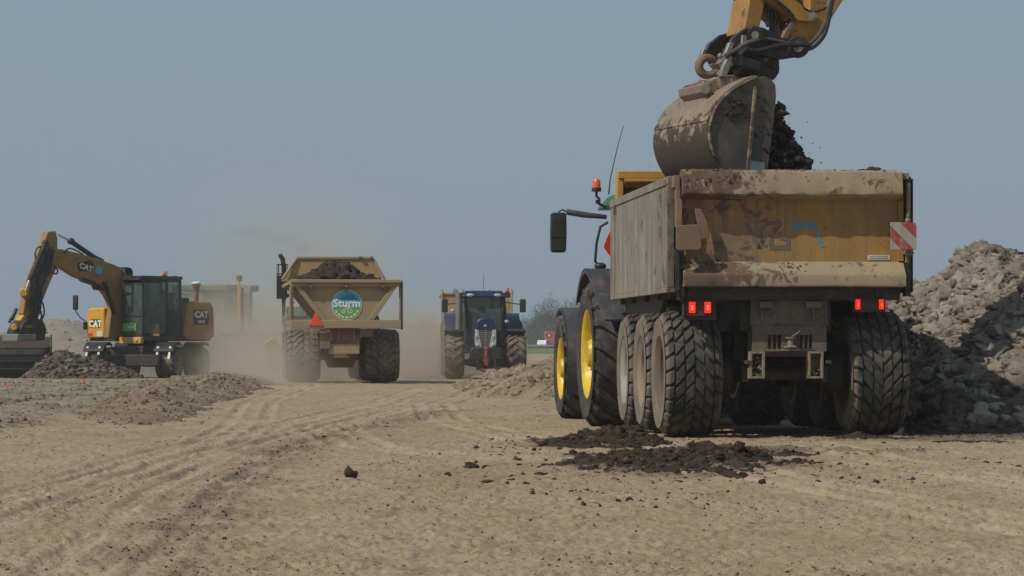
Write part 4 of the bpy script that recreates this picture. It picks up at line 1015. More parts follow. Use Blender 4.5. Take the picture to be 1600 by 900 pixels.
# its tractor, mostly hidden
b0 = Vector((dx-math.sin(R(6.5))*9.2, dY+9.2*math.cos(R(6.5)), 0))
t2 = tag(empty('farm_tractor', (b0.x+.12, b0.y, gz(b0.x, b0.y)), R(7)), 'tractor mostly hidden in front of the tan dumper with a smoking exhaust', 'tractor')
for s in (-1, 1):
    wheel('tr_r2', t2, (s*1.0, 0, .98), s, mkR, lambda: rim(.58, .68, .10, hub=.2), M['tyre_dusty'], M['rim_y'], .1*s)
    wheel('tr_f2', t2, (s*.98, 2.9, .76), s, lambda: lug_tyre(.76, .56, .43, 17, .045), lambda: rim(.43, .56, .09, hub=.15), M['tyre_dusty'], M['rim_y'], .1*s)
b = MB(); b.box(-.85,.85,-.5,1.1,1.3,2.85); b.build('cab_glass', M['glass_dark'], t2, .05)
b = MB(); b.box(-.95,.95,-.6,1.2,2.85,3.0); b.hexa([(-.4,1.1,1.1),(.4,1.1,1.1),(.36,3.6,1.1),(-.36,3.6,1.1)],[(-.4,1.1,2.),(.4,1.1,2.),(.3,3.5,1.8),(-.3,3.5,1.8)]); b.build('hood', M['green_dusty'], t2, .04)
b = MB(); b.box(-.4,.4,-1.2,3.6,.6,1.1); b.cyl((-.9,0,.98),(.9,0,.98),.15); b.cyl((-.9,2.9,.76),(.9,2.9,.76),.1); b.build('chassis', M['chassis'], t2, .02)
b = MB()
for s in (-1,1): arc_fender(b, (0,.98), 1.1, s*1.25, s*.75, 30, 130, .03, 14)
b.build('rear_fender', M['green_dusty'], t2)
b = MB(); b.tube([(-1.30,1.1,1.6),(-1.30,1.1,3.3),(-1.33,1.08,3.5),(-1.41,1.02,3.62)], [.05,.07,.07,.06], 10); b.build('exhaust_stack', M['steel_dark'], t2)
b = MB()
for z in (3.05, 3.32): b.lathe([(z,.14),(z+.03,.14),(z+.03,.16),(z,.16)], 14, (-1.34,1.1,0), 'z')
for k in range(8): q = k*math.pi/4; b.box(-1.34+.15*math.cos(q)-.01,-1.34+.15*math.cos(q)+.01,1.1+.15*math.sin(q)-.01,1.1+.15*math.sin(q)+.01,2.6,3.34)
b.box(-1.50,-1.2,1.0,1.3,2.35,3.02); b.box(-1.3,-.8,1.1,1.2,2.4,2.5); b.build('exhaust_guard', M['steel_dark'], t2)
beacon(t2, -.66, .5, 3.0, .55, .10)
# yellow side deflector seen left of the dumper
sx, sy = at(440, 80); b = MB(); b.prism([(-.25,.55),(-.22,1.15),(.0,1.28),(.28,.95),(.26,.45),(.1,.35)], 'y', 0, .9)
b.M = None; o = b.build('dozer_blade', M['tan_bright'], t2, .03); o.location = (-1.72,-2.2,-.05)

# ------------------------------------------------------------------ blue tractor coming towards the camera
bY = 92.; bx, _ = at(758, bY); BZ = -.13; BS = F/bY
bt = tag(empty('blue_tractor', (bx, bY, BZ), math.pi+R(3.)), 'dark blue tractor driving towards the camera on the haul road', 'tractor')
# local: +y is towards the camera, x mirrored
BX = lambda px: -(px-758)/BS; BZZ = lambda py: CAMZ+(535-py)/BS-BZ
fy = 0.
for s in (-1, 1):
    wheel('bl_f', bt, (s*.985, 0, .73), s, lambda: lug_tyre(.73, .60, .40, 16, .055), lambda: rim(.40,.60,.1,hub=.14), M['tyre_dusty'], M['rim_g'], .2*s)
    wheel('bl_r', bt, (s*1.0, -2.85, .98), s, lambda: lug_tyre(.98, .66, .55, 19, .055), lambda: rim(.55,.66,.1,hub=.18), M['tyre_dusty'], M['rim_g'], .2*s)
b = MB()   # hood
h = lambda px, py, y: (BX(px), y, BZZ(py))
b.prism([(-.34,.95),(-.33,1.55),(-.30,1.78),(-.22,1.93),(0,1.97),(.22,1.93),(.30,1.78),(.33,1.55),(.34,.95)], 'y', -2.1, .25)
hood = b.build('hood', M['blue'], bt, .05)
b = MB(); b.prism([(-.19,.93),(-.26,1.50),(-.23,1.56),(.23,1.56),(.26,1.50),(.19,.93)], 'y', .25, .30); gl = b.build('grille', M['chassis'], hood, .01)
b = MB()
for k in range(9): z = 1.0+k*.06; b.box(-.17-k*.007,.17+k*.007,.302,.312,z,z+.03)
b.box(-.02,.02,.312,.325,.92,1.58); b.build('grille_bar', M['steel_light'], gl)
for s in (-1,1):
    b = MB(); b.prism([(s*.335,1.60),(s*.21,1.56),(s*.20,1.40),(s*.13,1.10),(s*.12,.90),(s*.26,.92),(s*.345,1.15)], 'y', .235, .33); l = b.build('headlight', M['lamp'], hood, .015)
    b = MB(); b.ball((s*.27,.32,1.35), (.05,.03,.09)); b.ball((s*.24,.32,1.08), (.05,.03,.07)); b.build('reflector', M['chrome'], l)
b = MB(); b.ball((0,.27,1.70), (.045,.02,.04)); b.build('badge', M['chrome'], hood)
b = MB(); b.prism([(-.52,.62),(-.50,.95),(-.44,1.03),(.44,1.03),(.50,.95),(.52,.62)], 'y', .3, .85); fw = b.build('front_weight', M['steel_dark'], bt, .04)
b = MB(); b.box(-.55,.55,.1,.5,.50,.68); b.tube([(-.85,.1,.60),(-.4,.2,.5),(0,.25,.42),(.4,.2,.5),(.85,.1,.60)], .10, 8); b.box(-.35,.35,-3.2,.3,.55,1.0); b.cyl((-.9,-2.85,.98),(.9,-2.85,.98),.16)
b.tube([(-.3,.5,.55),(-.25,.85,.35),(0,.9,.25),(.25,.85,.35),(.3,.5,.55)], .035, 6)
for x in (-.28,.28): b.box(x-.03,x+.03,.5,.9,.3,.7)
b.build('front_axle', M['steel_dark'], bt, .01)
b = MB(); b.tube([(0,.88,1.02),(0,.90,.85),(.02,.9,.7)], .05, 8); b.box(-.06,.06,.86,.92,.45,.95); b.ball((0,.9,.98), .07); b.box(-.11,.11,.86,.9,.58,.64); b.build('red_hitch', plain('faded_red_paint', (.25,.07,.045), .6), bt, .01)
for s in (-1,1):
    b = MB(); arc_fender(b, (0,.73), .84, s*1.28, s*.70, 68, 165, .03, 14, .03); b.build('front_fender', M['black'], bt)
    b = MB(); arc_fender(b, (-2.85,.98), 1.12, s*1.22, s*.74, 30, 150, .04, 14, .03); b.build('rear_fender', M['blue'], bt)
b = MB()   # cab
z0, z1 = 1.25, BZZ(463)
def slab(x0, y0, x1, y1, z0, z1, r=.035): b.tube([(x0,y0,z0),(x1,y1,z1)], r, 8)
for s in (-1,1):
    slab(s*.52,-1.05,s*.58,-1.15,z0,z1,.045); slab(s*.82,-2.2,s*.70,-2.2,z0,z1,.05); slab(s*.74,-1.55,s*.68,-1.6,z0,z1,.03)
    b.box(s*.5,s*.8,-2.9,-1.1,1.1,1.3)
b.box(-.8,.8,-2.9,-1.2,1.1,1.28); b.box(-.75,.75,-2.95,-2.88,1.2,2.2)
b.build('cab_frame', M['interior'], bt)
b = MB(); b.prism([(-.54,1.28),(-.58,z1),(.58,z1),(.54,1.28)], 'y', -1.12, -1.10); b.build('windscreen', glass('tractor_windscreen', (.42,.5,.5), .34), bt)
for s in (-1,1):
    b = MB(); b.add([(s*.55,-1.12,1.28),(s*.60,-1.16,z1),(s*.70,-2.2,z1),(s*.80,-2.2,1.28)], [(0,1,2,3)]); b.build('side_glass', M['glass_dark'], bt, fix=False)
b = MB(); b.hexa([(-.78,-2.9,z1),(.78,-2.9,z1),(.74,-.9,z1),(-.74,-.9,z1)],[(-.66,-2.8,z1+.2),(.66,-2.8,z1+.2),(.58,-1.05,z1+.20),(-.58,-1.05,z1+.20)]); rf = b.build('cab_roof', M['blue'], bt, .04)
for s in (-1,1):
    b = MB(); b.ball((s*.44,-.89,z1+.05), (.12,.05,.055)); b.build('roof_lamp', M['lamp'], rf)
    b = MB(); b.box(s*.56,s*.86,-1.4,-1.0,z1-.02,z1+.13); b.build('lamp_box', M['black'], rf, .02)
b = MB(); b.tube([(-.02,-1.6,z1+.2),(-.02,-1.6,z1+.72)], .008, 5); b.build('antenna', M['black'], bt)
beacon(bt, -.78, -1.5, z1+.12, .2, .07)
b = MB(); b.tube([(.82,-.95,1.2),(.82,-.95,2.55),(.84,-.97,2.72),(.95,-1.0,2.86)], [.09,.09,.085,.07], 12); b.build('exhaust_stack', M['steel_light'], bt)
for s in (-1,1):
    b = MB(); b.tube([(s*.6,-1.1,z1-.15),(s*1.0,-1.05,z1-.22),(s*1.25,-1.05,z1-.24)], .02, 6); a_ = b.build('mirror_arm', M['black'], bt)
    b = MB(); b.box(s*1.16,s*1.36,-1.1,-.98,z1-.50,z1-.07); b.build('mirror', M['black'], a_, .04)
    b = MB(); b.ball((s*.74,-1.0,1.85) if s < 0 else (s*1.0,-1.0,2.2), (.07,.03,.06)); b.build('side_lamp', M['lamp'], bt)
b = MB(); b.box(-.35,.35,-2.6,-2.4,1.3,2.1); b.box(-.3,.3,-2.4,-1.9,1.3,1.55); b.build('seat', M['interior'], bt, .05)
b = MB(); b.lathe([(0,.17),(.03,.19),(0,.21),(-.02,.19)], 20, (0,0,0), 'y'); o = b.build('steering_wheel', M['black'], bt); o.location = (0,-1.7,1.72); o.rotation_euler = (R(-30),0,0)
def driver(parent_root, loc, shirt, lab, zr=0.):
    """seated figure grown over one skeleton"""
    J = dict(pel=(0,0,0,.15), ches=(0,-.02,.30,.16), neck=(0,0,.50,.06), head=(0,.02,.62,.095), crown=(0,.02,.74,.08))
    for s, n in ((-1,'l'),(1,'r')):
        J.update({n+'sh':(s*.19,-.01,.43,.065), n+'el':(s*.25,.14,.20,.05), n+'wr':(s*.16,.42,.26,.035), n+'ha':(s*.14,.50,.29,.04), n+'kn':(s*.14,.45,.05,.075), n+'hp':(s*.1,.08,0.,.10), n+'an':(s*.14,.50,-.36,.05), n+'to':(s*.14,.64,-.40,.045)})
    E_ = [('pel','ches'),('ches','neck'),('neck','head'),('head','crown')]
    for n in 'lr': E_ += [('ches',n+'sh'),(n+'sh',n+'el'),(n+'el',n+'wr'),(n+'wr',n+'ha'),('pel',n+'hp'),(n+'hp',n+'kn'),(n+'kn',n+'an'),(n+'an',n+'to')]
    K = list(J); me = bpy.data.meshes.new('person'); me.from_pydata([J[k][:3] for k in K], [(K.index(a), K.index(c)) for a, c in E_], [])
    me.materials.append(shirt)
    me.skin_vertices.new(name='skin') if hasattr(me.skin_vertices, 'new') else None
    o = bpy.data.objects.new('person', me); COL.objects.link(o)
    m = o.modifiers.new('skin', 'SKIN'); 
    if not me.skin_vertices:
        bm = bmesh.new(); bm.from_mesh(me); bm.verts.layers.skin.verify(); bm.to_mesh(me); bm.free()
    for i, k in enumerate(K): me.skin_vertices[0].data[i].radius = (J[k][3], J[k][3]); me.skin_vertices[0].data[i].use_root = (k == 'pel')
    s_ = o.modifiers.new('sub', 'SUBSURF'); s_.levels = 1; s_.render_levels = 2
    o.location = loc; o.rotation_euler = (0,0,zr); tag(o, lab, 'person')
    b = MB(); b.ball((0,.03,.68), (.085,.105,.13), 16, 12); b.ball((0,.135,.68), (.018,.03,.025), 8, 6)
    for s in (-1,1): b.ball((s*.088,.02,.68), (.015,.025,.035), 8, 6)
    b.build('face', M['skin'], o, smooth=80)
    b = MB()
    for s in (-1,1): b.ball((s*.035,.122,.70), (.016,.012,.009), 8, 6)
    b.box(-.03,.03,.118,.128,.613,.621); b.build('eyes_and_mouth', M['black'], o)
    b = MB(); b.ball((0,.005,.745), (.095,.115,.085), 14, 8); b.build('cap', M['black'], o, smooth=80)
    return o
wl = bt.matrix_basis @ Vector((0,-2.1,1.55)); driver(bt, (wl.x, wl.y, wl.z+BZ*0), M['shirt'], 'driver in a pale blue shirt behind the windscreen of the blue tractor', bt.rotation_euler.z)
# its trailer
b0 = bt.matrix_basis @ Vector((0,-5.2,0))
ft = tag(empty('dump_trailer', (b0.x-.05, b0.y, BZ), math.pi+R(2)), 'beige dump trailer pulled behind the blue tractor', 'trailer')
b = MB(); zt = 2.78
b.hexa([(-1.02,-6.,1.3),(1.02,-6.,1.3),(1.02,0,1.3),(-1.02,0,1.3)], [(-1.18,-6.,zt),(1.18,-6.,zt),(1.18,0,zt),(-1.18,0,zt)]); b.box(-1.22,1.22,-6.,.05,zt,zt+.08)
for x in (-1.2,-.45,.45,1.14): b.box(x,x+.07,.0,.08,1.4,zt+.2)
b.build('hull', M['beige'], ft, .02)
b = MB(); b.box(-.5,.5,-5.8,0,.8,1.3); b.prism([(0,.6),(1.9,.55),(1.9,.75),(.0,1.2)], 'x', -.15, .15); b.build('chassis', M['chassis'], ft, .02)
for y in (-3.2,-4.8):
    for s in (-1,1): wheel('bl_t', ft, (s*.95,y,.68), s, lambda: block_tyre(.68,.7,.36,22,.03), lambda: rim(.36,.7,.15), M['tyre_dusty'], M['rim_b'], y)
# ------------------------------------------------------------------ wheeled excavator on the left, turned towards the camera
eY = 88.; ES = F/eY; ex, _ = at(226, eY); EZ0 = gz(ex, eY)
exr = tag(empty('wheeled_excavator', (ex+.1, eY, EZ0), R(168)), 'yellow wheeled excavator with a wide grading bucket working beside the dust cloud', 'excavator')
# undercarriage in the root's frame (local +y points at the camera and a little left)
b = MB(); b.box(-.45,.45,-1.7,1.7,.55,1.05); b.box(-1.0,1.0,1.1,1.5,.5,.72); b.box(-1.0,1.0,-1.5,-1.1,.5,.72); b.cyl((0,0,1.0),(0,0,1.25),.62,None,24)
b.box(-1.2,1.2,-.6,.6,.5,1.02); b.box(-1.05,1.05,1.75,2.1,.45,.8); b.box(-.8,.8,-2.2,-1.7,.4,.9)
b.build('undercarriage', M['chassis'], exr, .03)
for y in (1.3,-1.3):
    for s in (-1,1):
        wheel('exw', exr, (s*1.12,y,.53), s, lambda: lug_tyre(.53,.58,.28,15,.035), lambda: rim(.28,.58,.1,hub=.1), M['tyre_dusty'], M['rim_b'], y+s)
        b = MB(); arc_fender(b, (y,.53), .62, s*1.42, s*.80, 35, 120, .025, 10, .05); b.build('fender', M['black'], exr)
        if y > 0:
            b = MB()
            for x in (.92,1.30): b.box(s*x-.03,s*x+.03,y+.30,y+.56,.96,1.02) if False else b.hexa([(s*x-.035,y+.595,.66),(s*x+.035,y+.595,.66),(s*x+.035,y+.60,.67),(s*x-.035,y+.60,.67)],[(s*x-.035,y+.42,1.03),(s*x+.035,y+.42,1.03),(s*x+.035,y+.43,1.04),(s*x-.035,y+.43,1.04)])
            b.box(s*1.11-.30,s*1.11+.30,y+.50,y+.56,.80,.82) if False else None
            b.build('white_stripe', M['white'], exr)
# upper carriage, in a frame slewed by UPR relative to the root
UPW = R(139); U = Matrix.Translation((ex, eY, EZ0))@Matrix.Rotation(UPW,4,'Z')@Matrix.Diagonal((-1,1,1,1)); UL = exr.matrix_basis.inverted()@U
def ub(): m = MB(); m.M = UL; return m
# helper: which (x,z) at local forward y the photograph shows at px, py
def UP(px, py, xl):
    """point in the upper frame on the plane x = xl seen at px, py"""
    f_ = U.to_3x3()@Vector((0,1,0)); r_ = U.to_3x3()@Vector((1,0,0)); t = (px-800)/F
    ox = ex+r_.x*xl; oy = eY+r_.y*xl; s = (t*oy-ox)/(f_.x-t*f_.y); Y = oy+f_.y*s
    return (s, CAMZ-(py-535)/F*Y-EZ0)
Zc = Vector((0,0,0))
b = ub(); b.box(-1.2,1.2,-1.6,1.15,1.2,1.36); b.build('slew_frame', M['chassis'], exr, .02)
b = ub(); b.prism([(-1.25,1.30),(-1.25,2.0),(-1.15,2.2),(-.45,2.22),(-.42,1.30)], 'y', .55, 1.25); rb = b.build('front_box', M['yellow_bright'], exr, .05)
b = ub(); b.box(-1.22,-.40,-1.4,.55,1.32,2.3); b.build('engine_cover', M['yellow_dusty'], exr, .05)
b = ub(); b.prism([(-.50,1.28),(-.55,1.75),(-.75,2.25),(-.95,2.42),(-1.62,2.40),(-1.75,2.2),(-1.78,1.35),(-1.6,1.22),(-.8,1.22)], 'x', -1.22, 1.22); cw = b.build('counterweight', M['yellow_dusty'], exr, .07)
b = ub(); b.box(1.222,1.235,-1.5,-.9,1.7,2.15); dk = b.build('dark_decal', M['black'], cw)
def ug(px, py, xl): s, z = UP(px, py, xl); return (xl, s, z)
# cab on the machine's left (+x) -> image right
cx0, cx1, cy0, cy1, cz0, cz1 = .30, 1.20, -.42, 1.15, 1.32, 3.08
b = ub()
for x in (cx0, cx1-.07):
    b.box(x,x+.07,cy1-.08,cy1,cz0,cz1-.02); b.box(x,x+.07,cy0,cy0+.09,cz0,cz1-.02); b.box(x,x+.07,.12,.20,cz0,cz1-.02); b.box(x,x+.07,cy0,cy1,cz1-.12,cz1-.02)
b.box(cx0,cx1,cy1-.08,cy1,cz0,cz0+.14); b.box(cx0,cx1,cy1-.06,cy1,cz0+.62,cz0+.66); b.box(cx0,cx1,cy0,cy0+.1,cz0,cz0+.7)
b.box(cx1-.05,cx1+.004,cy0+.05,.14,cz0+.02,cz0+.82)
b.build('cab_frame', M['interior'], exr, .01)
b = ub(); b.box(cx0-.02,cx1+.02,cy0-.03,cy1+.06,cz1-.02,cz1+.08); b.box(cx0+.03,cx1-.03,cy1,cy1+.12,cz1-.05,cz1-.01); b.build('cab_roof', M['steel_dark'], exr, .03)
b = ub(); b.box(cx0+.07,cx1-.07,cy1-.04,cy1-.02,cz0+.66,cz1-.13); b.box(cx0+.07,cx1-.07,cy1-.04,cy1-.02,cz0+.14,cz0+.62); wsn = b.build('windscreen', M['glass'], exr)
b = ub(); b.box(cx1-.03,cx1-.015,.20,cy1-.08,cz0+.1,cz1-.13); b.box(cx1-.03,cx1-.015,cy0+.09,.12,cz0+.8,cz1-.13); b.box(cx0+.01,cx0+.03,cy0+.1,cy1-.1,cz0+.6,cz1-.13); b.build('side_glass', M['glass_dark'], exr)
b = ub(); b.box(cx0+.22,cx1-.2,cy0+.12,cy0+.3,cz0+.5,cz0+1.35); b.box(cx0+.2,cx1-.18,cy0+.2,.15,cz0+.4,cz0+.56); b.box(cx0+.1,cx0+.2,.1,.6,cz0+.5,cz0+.7); b.tube([(.75,.95,cz0+.2),(.75,.8,cz0+.85)], .04, 6); b.lathe([(0,.15),(.02,.17),(0,.19)], 16, (.75,.78,cz0+.88), 'z'); b.box(cx0+.1,cx0+.25,.75,.85,cz0+.9,cz0+1.1); b.build('cab_interior', M['interior'], exr, .02)
b = ub(); b.prism([(.62,cz0+.80),(.72,cz0+1.55),(.78,cz0+1.55),(.74,cz0+.80)], 'y', cy1-.02, cy1); b.box(cx0+.1,cx1-.5,cy1,cy1+.02,cz0+1.3,cz0+1.34); b.build('wiper', M['black'], exr)
b = ub(); b.box(cx0+.02,cx0+.62,cy1+.0,cy1+.01,cz0+.18,cz0+.42); gs = b.build('green_sticker', M['label_green'], wsn)
b = ub(); b.box(cx0+.25,cx0+.55,cy1+.0105,cy1+.013,cz0+.26,cz0+.34); b.build('sticker_print', M['white'], gs)
b = ub(); b.box(cx0-.05,cx1+.02,cy1-.02,cy1+.1,1.12,1.32); ft_ = b.build('front_step', M['yellow_bright'], exr, .02)
b = ub()
for x in (cx1-.38,cx1-.16): b.ball((x,cy1+.11,1.22), (.06,.03,.05))
b.build('work_lamp', M['lamp'], ft_)
b = ub(); b.box(cx1-.3,cx1-.2,cy0,cy0+.1,cz1+.05,cz1+.1); b.build('roof_pad', M['black'], exr)
wp = UL@Vector((.95,.05,cz1+.08)); beacon(exr, wp.x, wp.y, wp.z, .16, .06)
b = ub(); b.tube([(.7,-.3,cz1+.05),(.7,-.3,cz1+.25)], .012, 5); b.tube([(.95,-1.25,2.4),(.95,-1.25,2.75)], .07, 8); b.tube([(.95,-1.25,2.75),(.95,-1.25,2.95)], [.08,.15], 12); b.build('antenna_pole', M['rust'], exr)
b = ub(); b.lathe([(2.95,.002),(2.95,.15),(2.99,.15),(3.02,.08),(3.02,.002)], 18, (.95,-1.25,0), 'z', closed=False); b.build('satellite_receiver', M['white_clean'], exr)
b = ub()
for y in (-.72,-.95): b.cyl((.8,y,2.4),(.8,y,2.52),.12,.1,12)
b.build('filler_cap', M['black'], exr)
# mirror on the right box
b = ub(); b.tube([(-1.2,1.2,1.75),(-1.45,1.3,1.9),(-1.62,1.35,2.12),(-1.62,1.35,2.2)], .018, 6); b.box(-1.28,-1.2,1.2,1.35,1.55,1.78); ma = b.build('mirror_arm', M['black'], exr)
b = ub(); b.box(-1.74,-1.54,1.3,1.38,2.15,2.60); b.build('mirror', M['black'], ma, .03)
# boom
bx0, bx1 = -.12, .12; RX = -.05
def up_poly(pts, xl=.12): return [UP(x, y, xl) for x, y in pts]
b = ub(); pl_ = [(91,392),(96,389),(120,395),(150,403),(178,413),(193,420),(203,436),(200,470),(196,505),(181,530),(170,528),(172,500),(176,480),(168,462),(158,450),(142,441),(118,432),(90,414)]
b.prism(up_poly(pl_), 'x', bx0, bx1); bo = b.build('boom', M['yellow_dusty'], exr, .03)
b = ub(); b.prism(up_poly([(121,411),(141,407),(146,412),(143,425),(124,424),(121,418)]), 'x', bx1+.002, bx1+.012) ; b.build('dark_decal', M['black'], bo)
b = ub(); q = UP(154.5,422,bx1); b.lathe([(bx1+.01,.002),(bx1+.01,.13),(bx1+.002,.13)], 20, (0,q[0],q[1]), 'x', closed=False); b.build('blue_disc', M['label_sky'], bo)
def utext(body, p, size, mat, par, yaw, off=.004, sx=1, tilt=0):
    """lettering on the upper carriage; yaw about z in the upper frame"""
    o = text('lettering', body, size, mat, par, (0,0,0), off=off, sx=1)
    mw = UL@Matrix.Translation(p)@Matrix.Rotation(yaw,4,'Z')@Matrix.Rotation(R(90),4,'X')@Matrix.Rotation(tilt,4,'Z')@Matrix.Diagonal((-sx,1,1,1))
    o.matrix_basis = mw; return o
# the text faces: right side of the machine looks towards -x, the front +y, the left side +x
q = UP(134,418,bx1); utext('CAT', (bx1+.016,q[0],q[1]), .22, M['white'], bo, R(90), .010, 1.2, R(14))
utext('CAT', (1.243,-1.2,2.0), .27, M['white'], dk, R(90), .012, 1.05); utext('M318', (1.243,-1.2,1.79), .12, M['white'], dk, R(90), .004)
utext('CAT', (-.82,1.262,1.72), .26, M['white_clean'], rb, R(180), .012, 1.1)
b = ub(); b.box(-1.03,-.60,1.251,1.257,1.60,1.86); b.build('dark_decal', M['black'], rb)
b = ub(); b.prism([(-.95,1.605),(-.82,1.70),(-.68,1.605)], 'y', 1.2573, 1.2605); b.build('yellow_wedge', M['yellow_bright'], rb)
b = ub(); b.box(-1.2,-.95,1.251,1.257,1.36,1.44); b.build('red_strip', M['red'], rb)
b = ub(); b.box(-.75,-.5,1.251,1.257,1.34,1.5); b.build('white_label', M['white'], rb)
# boom cylinder, stick, its cylinder
def P_(px, py, xl=0.): return ug(px, py, xl)
b = ub(); b.tube([P_(112,378),P_(150,404)], .075, 10); b.ball(P_(111,377), (.12,.12,.1)); b.tube([P_(150,404),P_(160,409)], .09, 8); s1 = b.build('stick_cylinder', M['black'], exr)
b = ub(); b.tube([P_(90,366),P_(112,378)], .04, 8); b.build('rod', M['chrome'], s1)
b = ub(); b.prism(up_poly([(76,362),(88,361),(91,372),(91,392),(92,414),(80,440),(68,470),(60,500),(47,504),(37,490),(42,460),(52,430),(62,405),(68,385)], .15), 'x', -.12, .12); sk = b.build('stick', M['yellow_dusty'], exr, .02)
b = ub(); b.tube([P_(70,382,.28),P_(46,438,.28)], .085, 10); b.ball(P_(71,380,.28), .11); c1 = b.build('bucket_cylinder', M['steel_dark'], exr)
b = ub(); b.tube([P_(46,438,.28),P_(40,455,.28)], .04, 8); b.build('rod', M['steel_light'], c1)
rh = random.Random(3)
for k in range(15):
    x0 = rh.uniform(66,86); y0 = rh.uniform(385,400); dxx = rh.uniform(-6,6)
    b = ub(); q = dens([(x0,y0),(x0-10+dxx,y0+25),(x0-17-dxx,y0+52),(x0-24+dxx,y0+82),(rh.uniform(40,58),495)],3); b.tube([P_(x,y,.20+.01*(k%3)) for x, y in q], .022, 5); b.build('hose', M['hose'], exr)
for pts in ([(56,470),(66,472),(69,490),(62,502),(52,500)], [(84,415),(90,422),(88,428),(80,425)], [(100,396),(108,388),(120,392),(130,398)], [(60,420),(55,400),(58,388),(68,384)], [(50,470),(60,478),(65,495),(58,505)]):
    b = ub(); b.tube([P_(x,y,.24) for x,y in dens(pts,4)], .025, 6); b.build('hose', M['hose'], exr)
for k in range(4):
    b = ub(); b.tube([P_(x,y,-.12+.09*k) for x,y in dens([(183+k*3,436),(184+k*3,422),(190+k*3,419),(197+k*3,424),(199+k*2,450)],4)], .03, 6); b.build('hose', M['hose'], exr)
b = ub(); b.prism(up_poly([(118,432),(142,441),(155,449),(158,454),(146,453),(143,446),(126,440)], -.1), 'x', -.12, .12); b.tube([P_(163,440,.26),P_(178,490,.26)], .07, 8); b.tube([P_(163,440,-.26),P_(178,490,-.26)], .07, 8); b.build('boom_cylinder', M['steel_dark'], exr)
# tilt rotator and quick coupler
b = ub(); b.prism(up_poly([(36,452),(46,454),(54,468),(56,490),(44,506),(30,508),(24,500),(33,488),(38,470),(33,462)], -.1), 'x', -.14, .12); b.cyl(P_(37,457,-.15),P_(37,457,.2), .12); b.cyl(P_(22,511,-.1),P_(22,511,.26), .10); b.box(*[v for a in zip(Vector(P_(40,510,.1))-Vector((.15,.16,.07)),Vector(P_(40,510,.1))+Vector((.15,.16,.07))) for v in a]); tr_ = b.build('tilt_rotator', M['yellow_bright'], exr, .02)
b = ub(); b.prism(up_poly([(20,505),(30,496),(50,500),(56,515),(52,532),(14,532),(14,518)], -.25), 'x', -.35, .25); b.tube([P_(26,482,.3),P_(18,500,.3)], .06, 6); b.tube([P_(18,497,.3),P_(14,504,.3)], .05, 6); b.tube([P_(45,470,.2),P_(62,508,.2)], .05, 6); b.build('rotor_block', M['steel_dark'], tr_, .02)
b = ub(); b.box(-.35,.35, UP(30,530,0)[0]-.35, UP(30,530,0)[0]+.35, UP(30,533,0)[1], UP(30,522,0)[1]); b.build('quick_coupler', M['steel_light'], tr_, .02)
# wide bucket hanging square to the view, its own frame
bc = at(22, 85.8); BB = Matrix.Translation((bc[0], bc[1], 0))@Matrix.Rotation(R(8),4,'Z'); BL = exr.matrix_basis.inverted()@BB
K = F/85.8; zz = lambda py: CAMZ+(535-py)/K
b = MB(); b.M = BL
sec = [(.15,zz(528)),(-.05,zz(527)),(-.34,zz(533)),(-.55,zz(545)),(-.64,zz(560)),(-.62,zz(576)),(-.48,zz(590)),(-.25,zz(600)),(-.20,zz(603))]
hw = 1.08; th = [(y+.03,z-.02) for y,z in sec[::-1]]
b.prism(sec+th, 'x', -hw, hw); bu = b.build('bucket', M['steel_dark'], exr, smooth=50)
for s in (-1,1):
    b = MB(); b.M = BL; b.prism([(.35,zz(524)),(.05,zz(523))]+[(y-.04,z) for y,z in sec[1:]]+[(.2,zz(590)),(.42,zz(545))], 'x', s*hw-.02, s*hw+.03); b.build('side_plate', M['bucket_side'], bu, .01)
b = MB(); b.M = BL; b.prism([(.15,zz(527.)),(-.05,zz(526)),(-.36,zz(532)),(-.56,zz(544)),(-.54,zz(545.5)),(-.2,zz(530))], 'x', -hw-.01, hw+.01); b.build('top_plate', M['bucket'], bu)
b = MB(); b.M = BL
for py, y in ((553,-.62),(563,-.655),(575,-.64),(586,-.54)): b.box(-hw,hw,y-.02,y+.02,zz(py+1.6),zz(py))
b.build('wear_rib', M['chassis'], bu)
b = MB(); b.M = BL; b.box(-.35,-.25,-.15,.25,zz(530),zz(522)); b.box(.25,.35,-.15,.25,zz(530),zz(520)); b.cyl((-.4,-.0,zz(523)),(.4,-.0,zz(523)),.05); b.build('hinge_bracket', M['steel_light'], bu, .02)
wl = U@Vector((.75,-.05,cz0+.62)); driver(exr, wl, M['vest'], 'driver in a yellow-green vest inside the cab of the wheeled excavator', UPW)

# ------------------------------------------------------------------ tractor and levelling blade inside the dust
gx, gy = at(338, 98); g2 = tag(empty('farm_tractor', (gx, gy, gz(gx,gy)), R(62)), 'dull green tractor fading into the dust behind the wheeled excavator', 'tractor')
GL = lambda px: (px-322)/(F/106)
for s in (-1,1):
    wheel('g_r', g2, (s*1.0,0,.95), s, mkR, lambda: rim(.58,.68,.1,hub=.2), M['tyre_dusty'], M['rim_g'], .1); wheel('g_f', g2, (s*.98,2.8,.74), s, lambda: lug_tyre(.74,.56,.43,17,.045), lambda: rim(.43,.56,.09,hub=.15), M['tyre_dusty'], M['rim_g'], .1)
    b = MB(); arc_fender(b, (0,.98), 1.12, s*1.35, s*.7, 20, 160, .03, 14, .06); b.build('rear_fender', M['green_dusty'], g2)
    b = MB(); b.box(s*1.0,s*1.35,.9,.98,2.45,2.85); b.tube([(s*.7,.95,2.8),(s*1.2,.95,2.85)], .02, 6); b.build('mirror', M['black'], g2, .02)
b = MB(); b.box(-.8,.8,-.9,.95,1.2,2.85); b.build('cab_glass', M['glass_dark'], g2, .04)
b = MB()
for x in (-.82,.76):
    for y in (-.92,-.1,.9): b.box(x,x+.07,y,y+.07,1.1,2.9)
